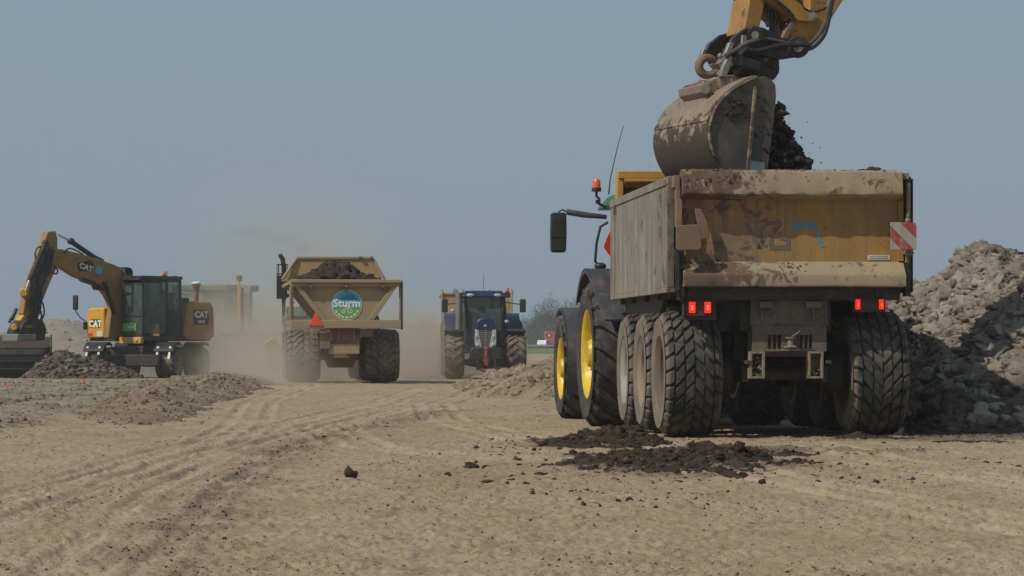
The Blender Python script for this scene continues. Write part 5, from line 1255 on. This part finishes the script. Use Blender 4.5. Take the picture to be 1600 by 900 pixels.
b.box(-.85,.85,-1.,1.,.9,1.5); b.build('cab_frame', M['interior'], g2, .01)
b = MB(); b.box(-.7,.7,-.8,.8,1.3,2.5); b.box(-.35,.35,-.5,.1,2.5,2.8); b.build('cab_interior', M['interior'], g2, .1)
b = MB(); b.box(-1.0,1.0,-1.1,1.15,2.88,3.1); b.build('cab_roof', M['green_dusty'], g2, .06)
b = MB(); b.box(-.35,.35,-1.15,-1.10,2.86,3.08); b.build('pale_plate', M['white'], g2, .02)
b = MB(); b.hexa([(-.4,1.,1.),(.4,1.,1.),(.36,3.6,1.),(-.36,3.6,1.)],[(-.4,1.,2.),(.4,1.,2.),(.3,3.5,1.8),(-.3,3.5,1.8)]); b.build('hood', M['green_dusty'], g2, .06)
b = MB(); b.box(-.4,.4,-1.2,3.8,.6,1.1); b.build('chassis', M['chassis'], g2, .02)
lx_, ly_ = at(390, 93); lv = tag(empty('land_leveller', (lx_, ly_, gz(lx_,ly_)), R(14)), 'tan levelling blade with a tall yellow mast half hidden by dust', 'leveller')
LS = F/93; q = lambda px: (px-390)/LS; r_ = lambda py: CAMZ+(535-py)/LS-lv.location.z
b = MB(); b.box(q(345),q(455),-.1,.1,r_(570),r_(523)); b.box(q(343),q(457),-.16,.16,r_(523),r_(519)); b.build('blade', M['beige'], lv, .03)
b = MB(); b.box(q(372),q(375.5),.0,.08,r_(522),r_(444)); b.box(q(372.5),q(375),.0,.08,r_(444),r_(436)); ms = b.build('mast', M['yellow_bright'], lv, .01)
b = MB(); b.box(q(377),q(381),.02,.10,r_(522),r_(450)); b.build('dark_rail', M['chassis'], ms); b = MB(); b.lathe([(r_(439),.09),(r_(431),.11),(r_(430),.002)], 14, (q(374),.04,0), 'z', closed=False); b.build('laser_receiver', M['rust'], ms)
b = MB(); b.box(q(348),q(352),-.2,2.2,r_(560),r_(553)); b.box(q(440),q(444),-.2,2.2,r_(560),r_(553)); b.box(q(345),q(450),2.1,2.3,r_(560),r_(550)); b.build('frame', M['chassis'], lv)
for s in (350,442): wheel('lv', lv, (q(s),2.2,.38), 1, lambda: lug_tyre(.38,.3,.2,14,.03), lambda: rim(.2,.3,.06,hub=.07), M['tyre_dusty'], M['rim_b'], .1)
b = MB(); b.tube([(0,2.2,.6),(-1.6,4.2,.6),(-2.2,5.,.7)], .09, 8); b.build('drawbar', M['chassis'], lv)
bx_, by_ = at(293, 96); b = MB(); b.box(-.75,.9,-.4,.4,0,1.15); b.box(-.8,.95,-.45,.45,1.15,1.22); b.box(-.5,-.3,-.45,-.4,.2,1.0); o = b.build('concrete_block', M['beige'], None, .04); o.location = (bx_, by_, gz(bx_,by_)); o.rotation_euler = (0,0,R(12)); tag(o, 'pale box-shaped block standing in the dust behind the wheeled excavator', 'block')
cloud('exhaust_smoke', (dx-5.5,dY+8.,2.6), (dx-.8,dY+13.5,6.), [((-6.0,82.7,3.75),(.5,.7,.25),1.),((-6.6,82.9,4.0),(.8,.9,.28),.7),((-7.6,83.2,4.2),(1.2,1.2,.35),.4)], (.16,.14,.12), .17, 1.5, 'dark exhaust smoke drifting left from the dumper tractor', 'smoke', warp=.25)
# ------------------------------------------------------------------ piles of broken clay
def heap(name, hfun, x0, x1, y0, y1, step, nclod, smin, smax, mat, lab, cat, tone, seed, keep=None, rough=.05, sub2=.06, bias=2.2, kind=None, minh=.015, top=None, ex=3):
    """a solid heap with its surface broken up, clods of every size lying on it"""
    r = np.random.default_rng(seed)
    X, Y = np.meshgrid(np.arange(x0, x1, step), np.arange(y0, y1, step), indexing='ij')
    H = hfun(X, Y); base = gbase(X, Y)
    dsp = rough*(1.3*fbm(X*1.7, Y*1.7, 4, seed)+1.2*np.clip(.6-worley(X*3.1, Y*3.1, seed), -.2, 1)+.6*np.clip(.6-worley(X*8, Y*8, seed+1), -.2, 1)+.5*fbm(X*9, Y*9, 3, seed+2)+(.45*np.clip(.6-worley(X*15, Y*15, seed+6), -.2, 1) if step < .06 else 0))
    Z = base+np.where(H > 0, H+dsp*np.clip(H/.25, .25, 1), -.12)
    nx_, ny_ = X.shape; V = np.stack([X,Y,Z],-1).reshape(-1,3); i = (np.arange(nx_-1)[:,None]*ny_+np.arange(ny_-1)[None]).ravel()
    Hc = H.ravel(); ok = np.maximum.reduce([Hc[i],Hc[i+1],Hc[i+ny_],Hc[i+ny_+1]]) > 0; i = i[ok]
    T = np.concatenate([np.stack([i,i+ny_,i+ny_+1],1), np.stack([i,i+ny_+1,i+1],1)])
    used = np.unique(T); mp = np.full(len(V), -1); mp[used] = np.arange(len(used)); V = V[used]; T = mp[T]
    A = tone(V[:,0], V[:,1], r.random(len(V))*0+.5, seed)*.9
    n = 0; px = []; py = []
    while n < nclod:
        x = r.uniform(x0,x1,nclod); y = r.uniform(y0,y1,nclod); h = hfun(x,y); m = h > minh
        if minh < -.015: m &= (h > .002) | (r.random(len(h)) < .10)
        if keep is not None: m &= keep(x, y)
        px.append(x[m]); py.append(y[m]); n += m.sum()
        if n == 0: break
    x = np.concatenate(px)[:nclod]; y = np.concatenate(py)[:nclod]; n = len(x)
    s = smin+(smax-smin)*r.power(1/bias, n)**ex
    h = hfun(x,y); s = s*np.clip(.35+h/.35, .35, 1); z = gbase(x,y)+h+rough*.5*fbm(x*1.7,y*1.7,4,seed)+s*.1
    tn = np.clip(tone(x,y,r.random(n),seed)+r.normal(0,.10,n), 0, 1)
    big = s > sub2; parts = [(V,T,A)]
    if (~big).any(): parts.append(scatter(np.stack([x,y,z],1)[~big], s[~big], tn[~big], 1, .8, seed))
    hg = s > .105; big &= ~hg
    if big.any(): parts.append(scatter(np.stack([x,y,z],1)[big], s[big], tn[big], 2, .72, seed+1))
    if hg.any(): parts.append(scatter(np.stack([x,y,z],1)[hg], s[hg], tn[hg], 3, .72, seed+2))
    if top: parts.append(top)
    v, t, a = merge(parts); o = fast_mesh(name, v, t, mat, dict(tone=a))
    return tag(o, lab, cat, kind=kind)
# the large clay pile on the right
def pile_h(x, y):
    u = x*1.0; wob = .5*fbm(x/2.3, y/2.3, 3, 120)
    ridge = np.interp(u, [1.2,2.4,3.2,4.2,4.8,5.3,5.65,6.25,6.9,8,12,15,17], [0,.35,.9,1.35,1.5,1.78,1.82,2.36,2.12,2.1,2.0,1.2,0])
    cy = np.interp(u,[1,4.6,5.4,7,17],[45,43,39.3,38.7,38.6])+wob*.7; half = np.interp(u, [1,4.2,5.2,6,17], [2.4,4.2,4.8,5.4,6])
    half = np.where(y < cy, half, half*.8)
    q = np.abs(y-cy)/half; prof = np.clip(1-q, 0, 1)
    h = ridge*(np.minimum(prof*1.25, 1)*.75+.25*np.sqrt(np.clip(prof,0,1)))
    h = h+(.22*wob+.10*fbm(x*1.1,y*1.1,3,131))*np.clip(h*2,0,1)
    plat = 1.5*sst(3.6,2.4,np.sqrt((x-10.6)**2+((y-36.4)*1.0)**2)); h = np.maximum(h, plat)
    foot = .42*np.exp(-((x-4.98)/.38)**2-((y-33.0)/.6)**2)+.42*np.exp(-((x-5.9)/.8)**2-((y-33.4)/.7)**2); h = np.maximum(h, foot-.06)
    return h-.03
def pile_tone(x, y, r, seed):
    d = sst(35.2,33.8,y-.5*pn(x*2,y*2,5))*sst(.35,-.1,pn(x*1.1+3,y*1.1,17)-.35)
    t = .66+.26*(r-.5)+.36*fbm(x*.8,y*.8,3,140); t = np.where(r > .96, 1., t); return np.clip(t*(1-d)+d*(.12+.16*r), 0, 1)
rt = np.random.default_rng(77)
def slabs():
    P = [W(1512,432,42.2),W(1490,445,41.5),W(1555,425,42.5),W(1470,536,38.),W(1520,380,44.),W(1548,382,44.2),W(1575,400,43.),W(1460,500,39.5),W(1585,455,41.),W(1500,470,41.),W(1440,425,43.5),
         W(1545,640,35.),W(1525,655,34.6),W(1562,632,35.),W(1595,645,34.6),W(1585,612,35.4),W(1540,625,35.3),W(1598,660,34.4),W(1570,655,34.8)]
    S = [.19,.14,.17,.14,.27,.2,.15,.10,.14,.13,.15,.2,.17,.18,.16,.16,.16,.14,.13]; Q = []
    for p, s in zip(P, S):
        d = Vector((p.x/p.y, 1, (p.z-CAMZ)/p.y)); t = 32.
        while t < 52:
            c = Vector((0,0,CAMZ))+d*t
            if c.z < gz(c.x,c.y)+float(pile_h(np.array([c.x]),np.array([c.y]))[0])+s*.25: break
            t += .1
        if t < 52: Q.append((c, s))
    return scatter([p[:] for p, s in Q], [s for p, s in Q], [.86]*len(Q), 3, .7, 78)
pile = heap('clay_pile', pile_h, 1., 16.5, 31.5, 54., .045, 110000, .012, .135, M['clod'], 'large pile of broken grey clay to the right of the near trailer', 'clay pile', pile_tone, 141,
     keep=lambda x,y: (y < 46.5) & (x < 7.9), rough=.13, sub2=.055, ex=2.9, top=slabs())
# low ridge of rubble right of the haul road, running behind the near truck
RR = [(-.9,74.),(-.35,69.),(.45,62.),(1.15,56.),(3.,50.)]
def rr_h(x, y):
    d, a = polydist(x, y, RR); top = np.interp(a, [0,5,12,18,26], [.08,.24,.50,.80,.8]); wd = np.interp(a,[0,8,20],[.7,1.3,2.])
    return top*np.clip(1-np.abs(d+.25*pn(x/1.5,y/2,3))/wd,0,1)**.9-.02+.05*fbm(x*2,y*1.2,3,150)*(np.abs(d) < wd)
ct = lambda x,y,r,s: np.clip(.64+.3*(r-.5)+.25*fbm(x,y,3,s),0,1)
heap('rubble_ridge', rr_h, -2.6, 4.5, 48., 76., .08, 11000, .016, .15, M['clod_tan'], 'low ridge of crumbly clay between the blue tractor and the near truck', 'clay ridge', ct, 151, rough=.09, sub2=.08, ex=2.2)
LR = [(-4.7,37.5),(-5.3,41.),(-5.9,47.5),(-6.6,57),(-7.4,70),(-8.0,80)]
def lr_h(x, y):
    d, a = polydist(x, y, LR); d = d+.5*fbm(x*.9, y*.45, 4, 77); top = np.interp(a, [0,3,7,12,25,43], [.03,.08,.14,.20,.24,.2]); wd = np.interp(a,[0,4,12,30],[.6,.85,1.1,1.5])
    return top*np.clip(1.05-np.abs(d+.3*pn(x/1.2,y/2,4))/wd,0,1)-.012+.04*fbm(x*2.2,y*1.2,3,160)*(np.abs(d) < wd)
heap('rubble_ridge', lr_h, -10., -3., 36., 84., .07, 20000, .008, .11, M['clod_tan'], 'low lumpy windrow of clay along the left edge of the haul road', 'clay ridge',
     lambda x,y,r,s: np.clip(.52+.3*(r-.5)+.3*fbm(x,y,3,s),0,1), 161, rough=.08, sub2=.075, ex=2.2, minh=-.01)
def bh(x, y):
    return .80*np.exp(-((x+13.2)/.75)**2-((y-84)/1.8)**2)+.5*np.exp(-((x+12.1)/.7)**2-((y-84.)/1.6)**2)+.25*np.exp(-((x+11.2)/.8)**2-((y-83.)/1.5)**2)-.08
heap('brown_soil_heap', bh, -17.5, -9., 79., 89., .08, 9000, .015, .15, M['clod'], 'dark brown heap of fresh soil beside the grading bucket', 'soil heap',
     lambda x,y,r,s: np.clip(.12+.36*r**2+.1*fbm(x,y,3,s),0,1), 171, rough=.08, sub2=.09)
def wh(x, y):
    return 2.15*np.exp(-((x+20.2)/3.4)**2-((y-128)/6)**2)+1.3*np.exp(-((x+26.5)/3.)**2-((y-126)/6)**2)+.8*np.exp(-((x+15.)/3.)**2-((y-128)/6)**2)-.08
heap('pale_clay_mound', wh, -36., -7., 112., 142., .25, 9000, .03, .13, M['clod'], 'pale mound of clay far behind the grading bucket', 'clay mound',
     lambda x,y,r,s: np.clip(.86+.15*(r-.5),0,1), 181, rough=.12, sub2=.2)
def loose_h(x, y): return rough_mask(x,y)*.09*np.clip(fbm(x*.9,y*.5,3,190)+.5,0,1)-.008
heap('loose_clods', loose_h, -12.5, -4.3, 31., 74., .09, 17000, .014, .13, M['clod_tan'], 'loose pale clods scattered over the rough ground on the left', 'clods',
     lambda x,y,r,s: np.clip(.45+.5*(r-.5)+.2*fbm(x,y,3,s),0,1), 191, rough=.05, sub2=.06, kind='stuff', minh=.004, ex=2.6)
# soil spilled beside the truck: two low heaps
def sp(cs):
    def f(x, y):
        h = 0
        for cx,cy,rx,ry,k in cs: h = np.maximum(h, k*np.clip(1-np.sqrt(((x-cx)/rx)**2+((y-cy)/ry)**2)-.75*fbm(x*2.6,y*1.7,4,201),0,1))
        return h-.008
    return f
dkt = lambda x,y,r,s: np.where(r > .95, .55, np.clip(.03+.24*r**1.5+.12*fbm(x*2,y*2,3,s),0,1))
heap('spilled_soil', sp([(1.0,30.2,.75,1.2,.15),(1.25,30.9,.35,.6,.17),(.62,29.7,.45,.8,.09)]), -.4, 2.3, 28.6, 32.2, .025, 3000, .008, .09, M['soil'], 'dark spilled soil heaped against the left wheels of the near truck', 'spilled soil', dkt, 202, rough=.03, sub2=.045, ex=2.2, minh=-.02)
heap('spilled_soil', sp([(1.2,25.0,.70,2.0,.10),(1.75,25.3,.55,1.7,.14),(1.5,23.4,.65,.9,.04),(.62,24.8,.30,.9,.09),(2.0,27.0,.6,1.,.06),(2.35,24.8,.5,.6,.03),(.9,23.2,.3,.4,.03),(2.6,26.6,.5,.35,.03)]), -.2, 3.4, 21.6, 29.6, .025, 6500, .007, .10, M['soil'], 'broad patch of dark spilled soil in front of the near rear wheel', 'spilled soil', dkt, 203, rough=.03, sub2=.045, ex=2.2, minh=-.02)
heap('spilled_soil', sp([(3.72,31.15,.32,.28,.10),(4.1,30.9,.5,.35,.03),(4.75,30.3,.7,.6,.02)]), 3., 5.8, 29.6, 31.8, .025, 420, .008, .055, M['soil'], 'small dark soil heap at the right rear wheel of the near trailer', 'spilled soil', dkt, 204, rough=.02, sub2=.045)
# single clods on the track, placed where they lie
def clod(px, py, wpx, tn, lab, group=None, hgt=.8, sub=3, seed=0):
    Y = F*CAMZ/(py-535); x = (px-800)/F*Y; s = wpx/2/F*Y
    z = gz(x, Y)
    if wpx > 11:
        q = np.random.default_rng(900+seed); k = 7; u = q.random(k)*.9
        ps = np.stack([q.uniform(-.38,.38,k)*s*(1-u), q.uniform(-.38,.38,k)*s*(1-u), s*hgt*(.22+.75*u*(hgt > .7))], 1); ps[0] = (0,0,s*hgt*.45)
        v, t, a = scatter(ps, s*np.append([.8],.62-.25*u[1:]), np.clip(tn+q.uniform(-.08,.12,k),0,1), 3 if k < 3 else 2, min(hgt,1.), seed)
    else: v, t, a = scatter([(0,0,s*hgt*.55)], [s], [tn], sub, hgt, seed)
    o = fast_mesh('soil_clod', v, t, M['soil'], dict(tone=a)); o.location = (x, Y, z-.004); return tag(o, lab, 'clod', group)
G1 = 'dark soil clods lying on the haul road'
clod(545,746,25,.16,'dark upright clod alone on the sand, the one farthest from the trucks', None, 1.5, 3, 4)
clod(738,732,26,.2,'broad dark clod of the pair on bare sand left of the spilled soil', None, .6, 3, 2)
clod(757,731,17,.15,'smaller flat clod touching the broad dark one on bare sand', None, .5, 3, 3)
clod(806,722,16,.3,'greyish brown peaked clod midway between the paired clods and the spill', None, .85, 3, 4)
clod(699,741,13,.2,'small round dark clod just left of the paired clods', None, .8, 2, 5)
clod(758,754,26,.15,'low flat dark clod in front of the paired clods', None, .32, 3, 6)
clod(798,750,22,.18,'low lumpy dark clod in front of the peaked clod', None, .4, 3, 7)
clod(744,699,15,.12,'dark clod behind the paired clods, nearest the middle of the road', None, .7, 2, 8)
clod(843,742,22,.15,'dark clod at the left tip of the front soil spill', None, .5, 3, 9)
clod(688,709,7,.1,'tiny dark clod on the road between lone clod and truck', None, .8, 2, 10)
clod(1372,752-0,9,.2,'small dark clod on open sand behind the right side of the trailer', None, .5, 2, 11)
clod(1106,793,10,.12,'lone small dark clod on open sand in front of the spill', None, .6, 2, 12)
clod(1085,772,14,.15,'dark clod just in front of the broad soil spill', None, .5, 2, 13)
rc = np.random.default_rng(55)
for k in range(150):
    px = float(np.clip(rc.normal(930,110),690,1230)); py = float(rc.uniform(688,775))
    if 900 < px < 1130 and 700 < py < 760: py = float(rc.uniform(762,800))
    clod(px, py, float(rc.uniform(2.5,7)*rc.choice([1,1,1,1.7])*(py-535)/200), float(rc.uniform(.05,.3)), 'small dark clod among many strewn around the spilled soil', 'small dark clods strewn around the spilled soil', float(rc.uniform(.5,.9)), 2, 100+k)
for k, (px, py, w_) in enumerate([(1523,719,12),(1541,723,16),(1560,724,18),(1580,727,14),(1592,729,14),(1515,722,6),(1478,708,7),(1450,704,9),(1405,690,8),(1380,694,9)]):
    clod(px, py, w_, .15, 'dark clod in the row of clods on the sand behind the trailer', 'row of dark clods on the sand in front of the clay pile', .45, 2, 200+k)
# crumbs everywhere on the track
rq = np.random.default_rng(66); n = 62000
Yc = 11.8*np.exp(rq.random(n)*math.log(60/11.8)); Xc = rq.uniform(-.2,.2,n)*Yc
cl = fbm(Xc*.8,Yc*.35,4,210); dm = dark_mask(Xc,Yc); keep = rq.random(n) < np.clip(.12+1.3*np.clip(cl+.02,0,1)+1.3*dm,0,1); Xc, Yc, dm, cl = Xc[keep], Yc[keep], dm[keep], cl[keep]; n = len(Xc)
sz = (.0022+.008*rq.random(n)**7+.0025*rq.random(n))*(1+.8*dm)*np.clip(.7+Yc/40,0,1.5)
v, t, a = scatter(np.stack([Xc,Yc,gfull(Xc,Yc)+sz*.2],1), sz, np.where(rq.random(n) < .07, .8, np.clip(.26+.26*rq.random(n)-.2*dm,0,1)), 1, .7, 211)
tag(fast_mesh('soil_crumbs', v, t, M['clod'], dict(tone=a)), 'fine soil crumbs strewn over the haul road', 'crumbs', kind='stuff')
# survey markers, grass tufts
for px, py, h_, lab in ((11,612,.13,'orange survey marker at the far left edge among the grass'),(130,600,.12,'orange survey marker standing on clods by the brown heap')):
    Y = 62. if px < 100 else 70.; x = (px-800)/F*Y; z = CAMZ-(py-535)/F*Y; b = MB(); b.tube([(0,0,-.25),(0,0,.02)], .008, 5); b.ball((0,0,.04), (.055,.04,.055), 8, 6); b.prism([(-.05,.0),(.05,.0),(.035,.11),(-.02,.12)], 'y', -.01, .01)
    o = b.build('survey_marker', plain('orange_marker', (.75,.09,.04), .6), None); o.location = (x,Y,z); tag(o, lab, 'marker')
rg = np.random.default_rng(88); n = 5200; gxs = rg.uniform(-10.6,-6.2,n); gys = rg.uniform(45,66,n); gm = fbm(gxs*.8,gys*.35,4,90) > .08+.1*rg.random(n); gxs, gys = gxs[gm], gys[gm]; n = len(gxs)
z = gbase(gxs,gys)+.03; q = rg.uniform(0,6.28,n); h_ = rg.uniform(.03,.11,n); ln = rg.uniform(-.04,.04,(n,2)); wv = .007
Vg = np.stack([np.stack([gxs-wv*np.cos(q),gys-wv*np.sin(q),z],1), np.stack([gxs+wv*np.cos(q),gys+wv*np.sin(q),z],1), np.stack([gxs+ln[:,0],gys+ln[:,1],z+h_],1)],1).reshape(-1,3)
tag(fast_mesh('grass_tufts', Vg, np.arange(n*3).reshape(-1,3), plain('spring_grass', (.10,.16,.04), .8)), 'thin green grass tufts on the rough ground left', 'grass', kind='stuff')

# ------------------------------------------------------------------ the far side: trees, hedge, road, vehicles
bark = plain('hazy_bark', (.10,.085,.07), .9); twig = [plain('twigs_a', (.055,.043,.036), .9), plain('twigs_b', (.05,.042,.03), .9), plain('twigs_c', (.04,.05,.024), .9)]
bush = plain('hedge_leaves', (.035,.055,.02), .9)
def bare_tree(h, r, seed):
    q = np.random.default_rng(seed); b = MB(); V = []
    b.tube([(0,0,0),(q.uniform(-.1,.1),0,h*.35),(q.uniform(-.2,.2),q.uniform(-.2,.2),h*.62)], [.16,.12,.07], 6)
    tips = []
    for k in range(16):
        z0 = h*q.uniform(.18,.6); a = q.uniform(0,6.28); l = r*q.uniform(.5,1.); e = (l*math.cos(a), l*math.sin(a), min(h*.97, z0+h*q.uniform(.2,.45)))
        m = (e[0]*.5, e[1]*.5, z0+(e[2]-z0)*.4); b.tube([(0,0,z0),m,e], [.06,.04,.02], 4); tips += [(m,.7),(e,1)]
    for k in range(2100):
        m, w_ = tips[q.integers(len(tips))]; c = Vector(m)+Vector(q.normal(0,1,3)*np.array([r*.26,r*.26,h*.085])); c.z = max(c.z,h*.16)
        d = Vector(q.normal(0,1,3)); d.z = abs(d.z)+.4; d.normalize(); d *= q.uniform(.3,.8); s = Vector((q.normal(),q.normal(),q.normal()*.3)).normalized()*q.uniform(.04,.10)
        V += [c-s, c+s, c+d]
    return b, V
protos = []
for k in range(6):
    h = [8.2,7.4,9.0,6.6,8.,7.][k]; r = [2.,1.7,2.2,1.6,1.8,2.4][k]; b, V = bare_tree(h, r, 300+k); protos.append((b, V, h))
root_meshes = []
rt_ = random.Random(9); xs = [x for x in range(556, 1020, 8)]; first = {}
for i, px in enumerate(xs):
    px = px+rt_.uniform(-4,4); k = i % 6; Y = 575+rt_.uniform(-12,25); s = rt_.uniform(.8,1.1)*(1.0 if px > 815 else .88)*np.interp(px,[556,640,690,830,880,1020],[.6,.75,.7,.8,1.08,1.])
    t = empty('bare_tree', ((px-800)/F*Y, Y, -.2), rt_.uniform(0,6.28)); t.scale = (s,s,s)
    tag(t, 'hazy leafless tree in the wood far behind the tractors', 'tree', 'leafless trees of the far wood')
    if k not in first:
        b, V, h = protos[k]; tk = b.build('trunk', bark, t, smooth=0); cr_ = fast_mesh('crown', np.array([v[:] for v in V]), np.arange(len(V)).reshape(-1,3), twig[k % 3], parent=t); first[k] = (tk, cr_)
    else:
        for s_ in first[k]: c = s_.copy(); COL.objects.link(c); c.parent = t
n = 52000; q = np.random.default_rng(400); x = q.uniform(-42,32,n); y = 566+q.uniform(-4,8,n); top = 4.2+2.2*fbm(x/4,y*0+1,3,401)+.8*sst(5,12,x); z = -.2+top*q.random(n)**.8
d = q.normal(0,1,(n,3))*.22; s = q.normal(0,1,(n,3))*.16; c = np.stack([x,y,z],1); Vh = np.stack([c-s,c+s,c+d],1).reshape(-1,3)
tag(fast_mesh('undergrowth', Vh, np.arange(n*3).reshape(-1,3), bush), 'dull green undergrowth along the foot of the far wood', 'undergrowth', kind='stuff')
b = MB(); b.box(-400,400,534,545,-.3,-.02); tag(b.build('road', plain('grey_asphalt', (.09,.09,.09), .9), smooth=0), kind='structure')
b = MB(); b.box(-60,60,532.0,532.08,.35,.62)
for k in range(60): b.box(-60+k*2,-59.88+k*2,532.1,532.2,-.25,.6)
gr_ = b.build('guard_rail', plain('galvanised_rail', (.34,.35,.35), .5, .4), None, smooth=0); tag(gr_, 'grey guard rail along the far road beyond the green field', 'guard rail')
vx, vy = (847.5-800)/F*536, 536.
v_ = tag(empty('white_car', (vx,vy,-.02), R(80)), 'small white car on the far road behind the rubble', 'car')
b = MB(); b.prism([(-1.0,.35),(-1.05,.8),(-.7,1.0),(-.3,1.5),(1.2,1.5),(1.6,.95),(1.65,.35)], 'y', -.85, .85); b.build('body', M['white_clean'], v_, .08)
b = MB(); b.prism([(-.62,1.02),(-.28,1.42),(1.1,1.42),(1.4,1.02)], 'y', -.86, .86); b.build('window', M['black'], v_)
for x in (-.6,1.1): b = MB(); b.cyl((x,-.87,.33),(x,.87,.33),.33); b.build('wheel', M['black'], v_)
vx = (860-800)/F*537
v_ = tag(empty('red_lorry', (vx,538.,-.02), 0), 'red lorry on the far road just ahead of the near truck', 'lorry')
b = MB(); b.box(-1.1,.9,-1.2,1.2,.7,3.1); b.build('cab', plain('lorry_red', (.42,.03,.03), .5), v_, .15)
b = MB(); b.box(1.1,7.5,-1.25,1.25,1.1,3.4); b.build('box_body', plain('lorry_grey', (.35,.35,.36), .6), v_, .05)
b = MB(); b.box(-1.11,-1.05,-1.0,1.0,1.9,2.7); b.box(-.8,.2,-1.215,-1.205,1.9,2.7); b.build('window', M['black'], v_)
b = MB(); b.ball((-.2,-1.25,2.35), (.2,.1,.2)); b.build('lamp', M['white_clean'], v_)
for x in (-.3,3.,6.5): b = MB(); b.cyl((x,-1.2,.5),(x,1.2,.5),.5); b.build('wheel', M['black'], v_)
print('objects', len(sc.objects))
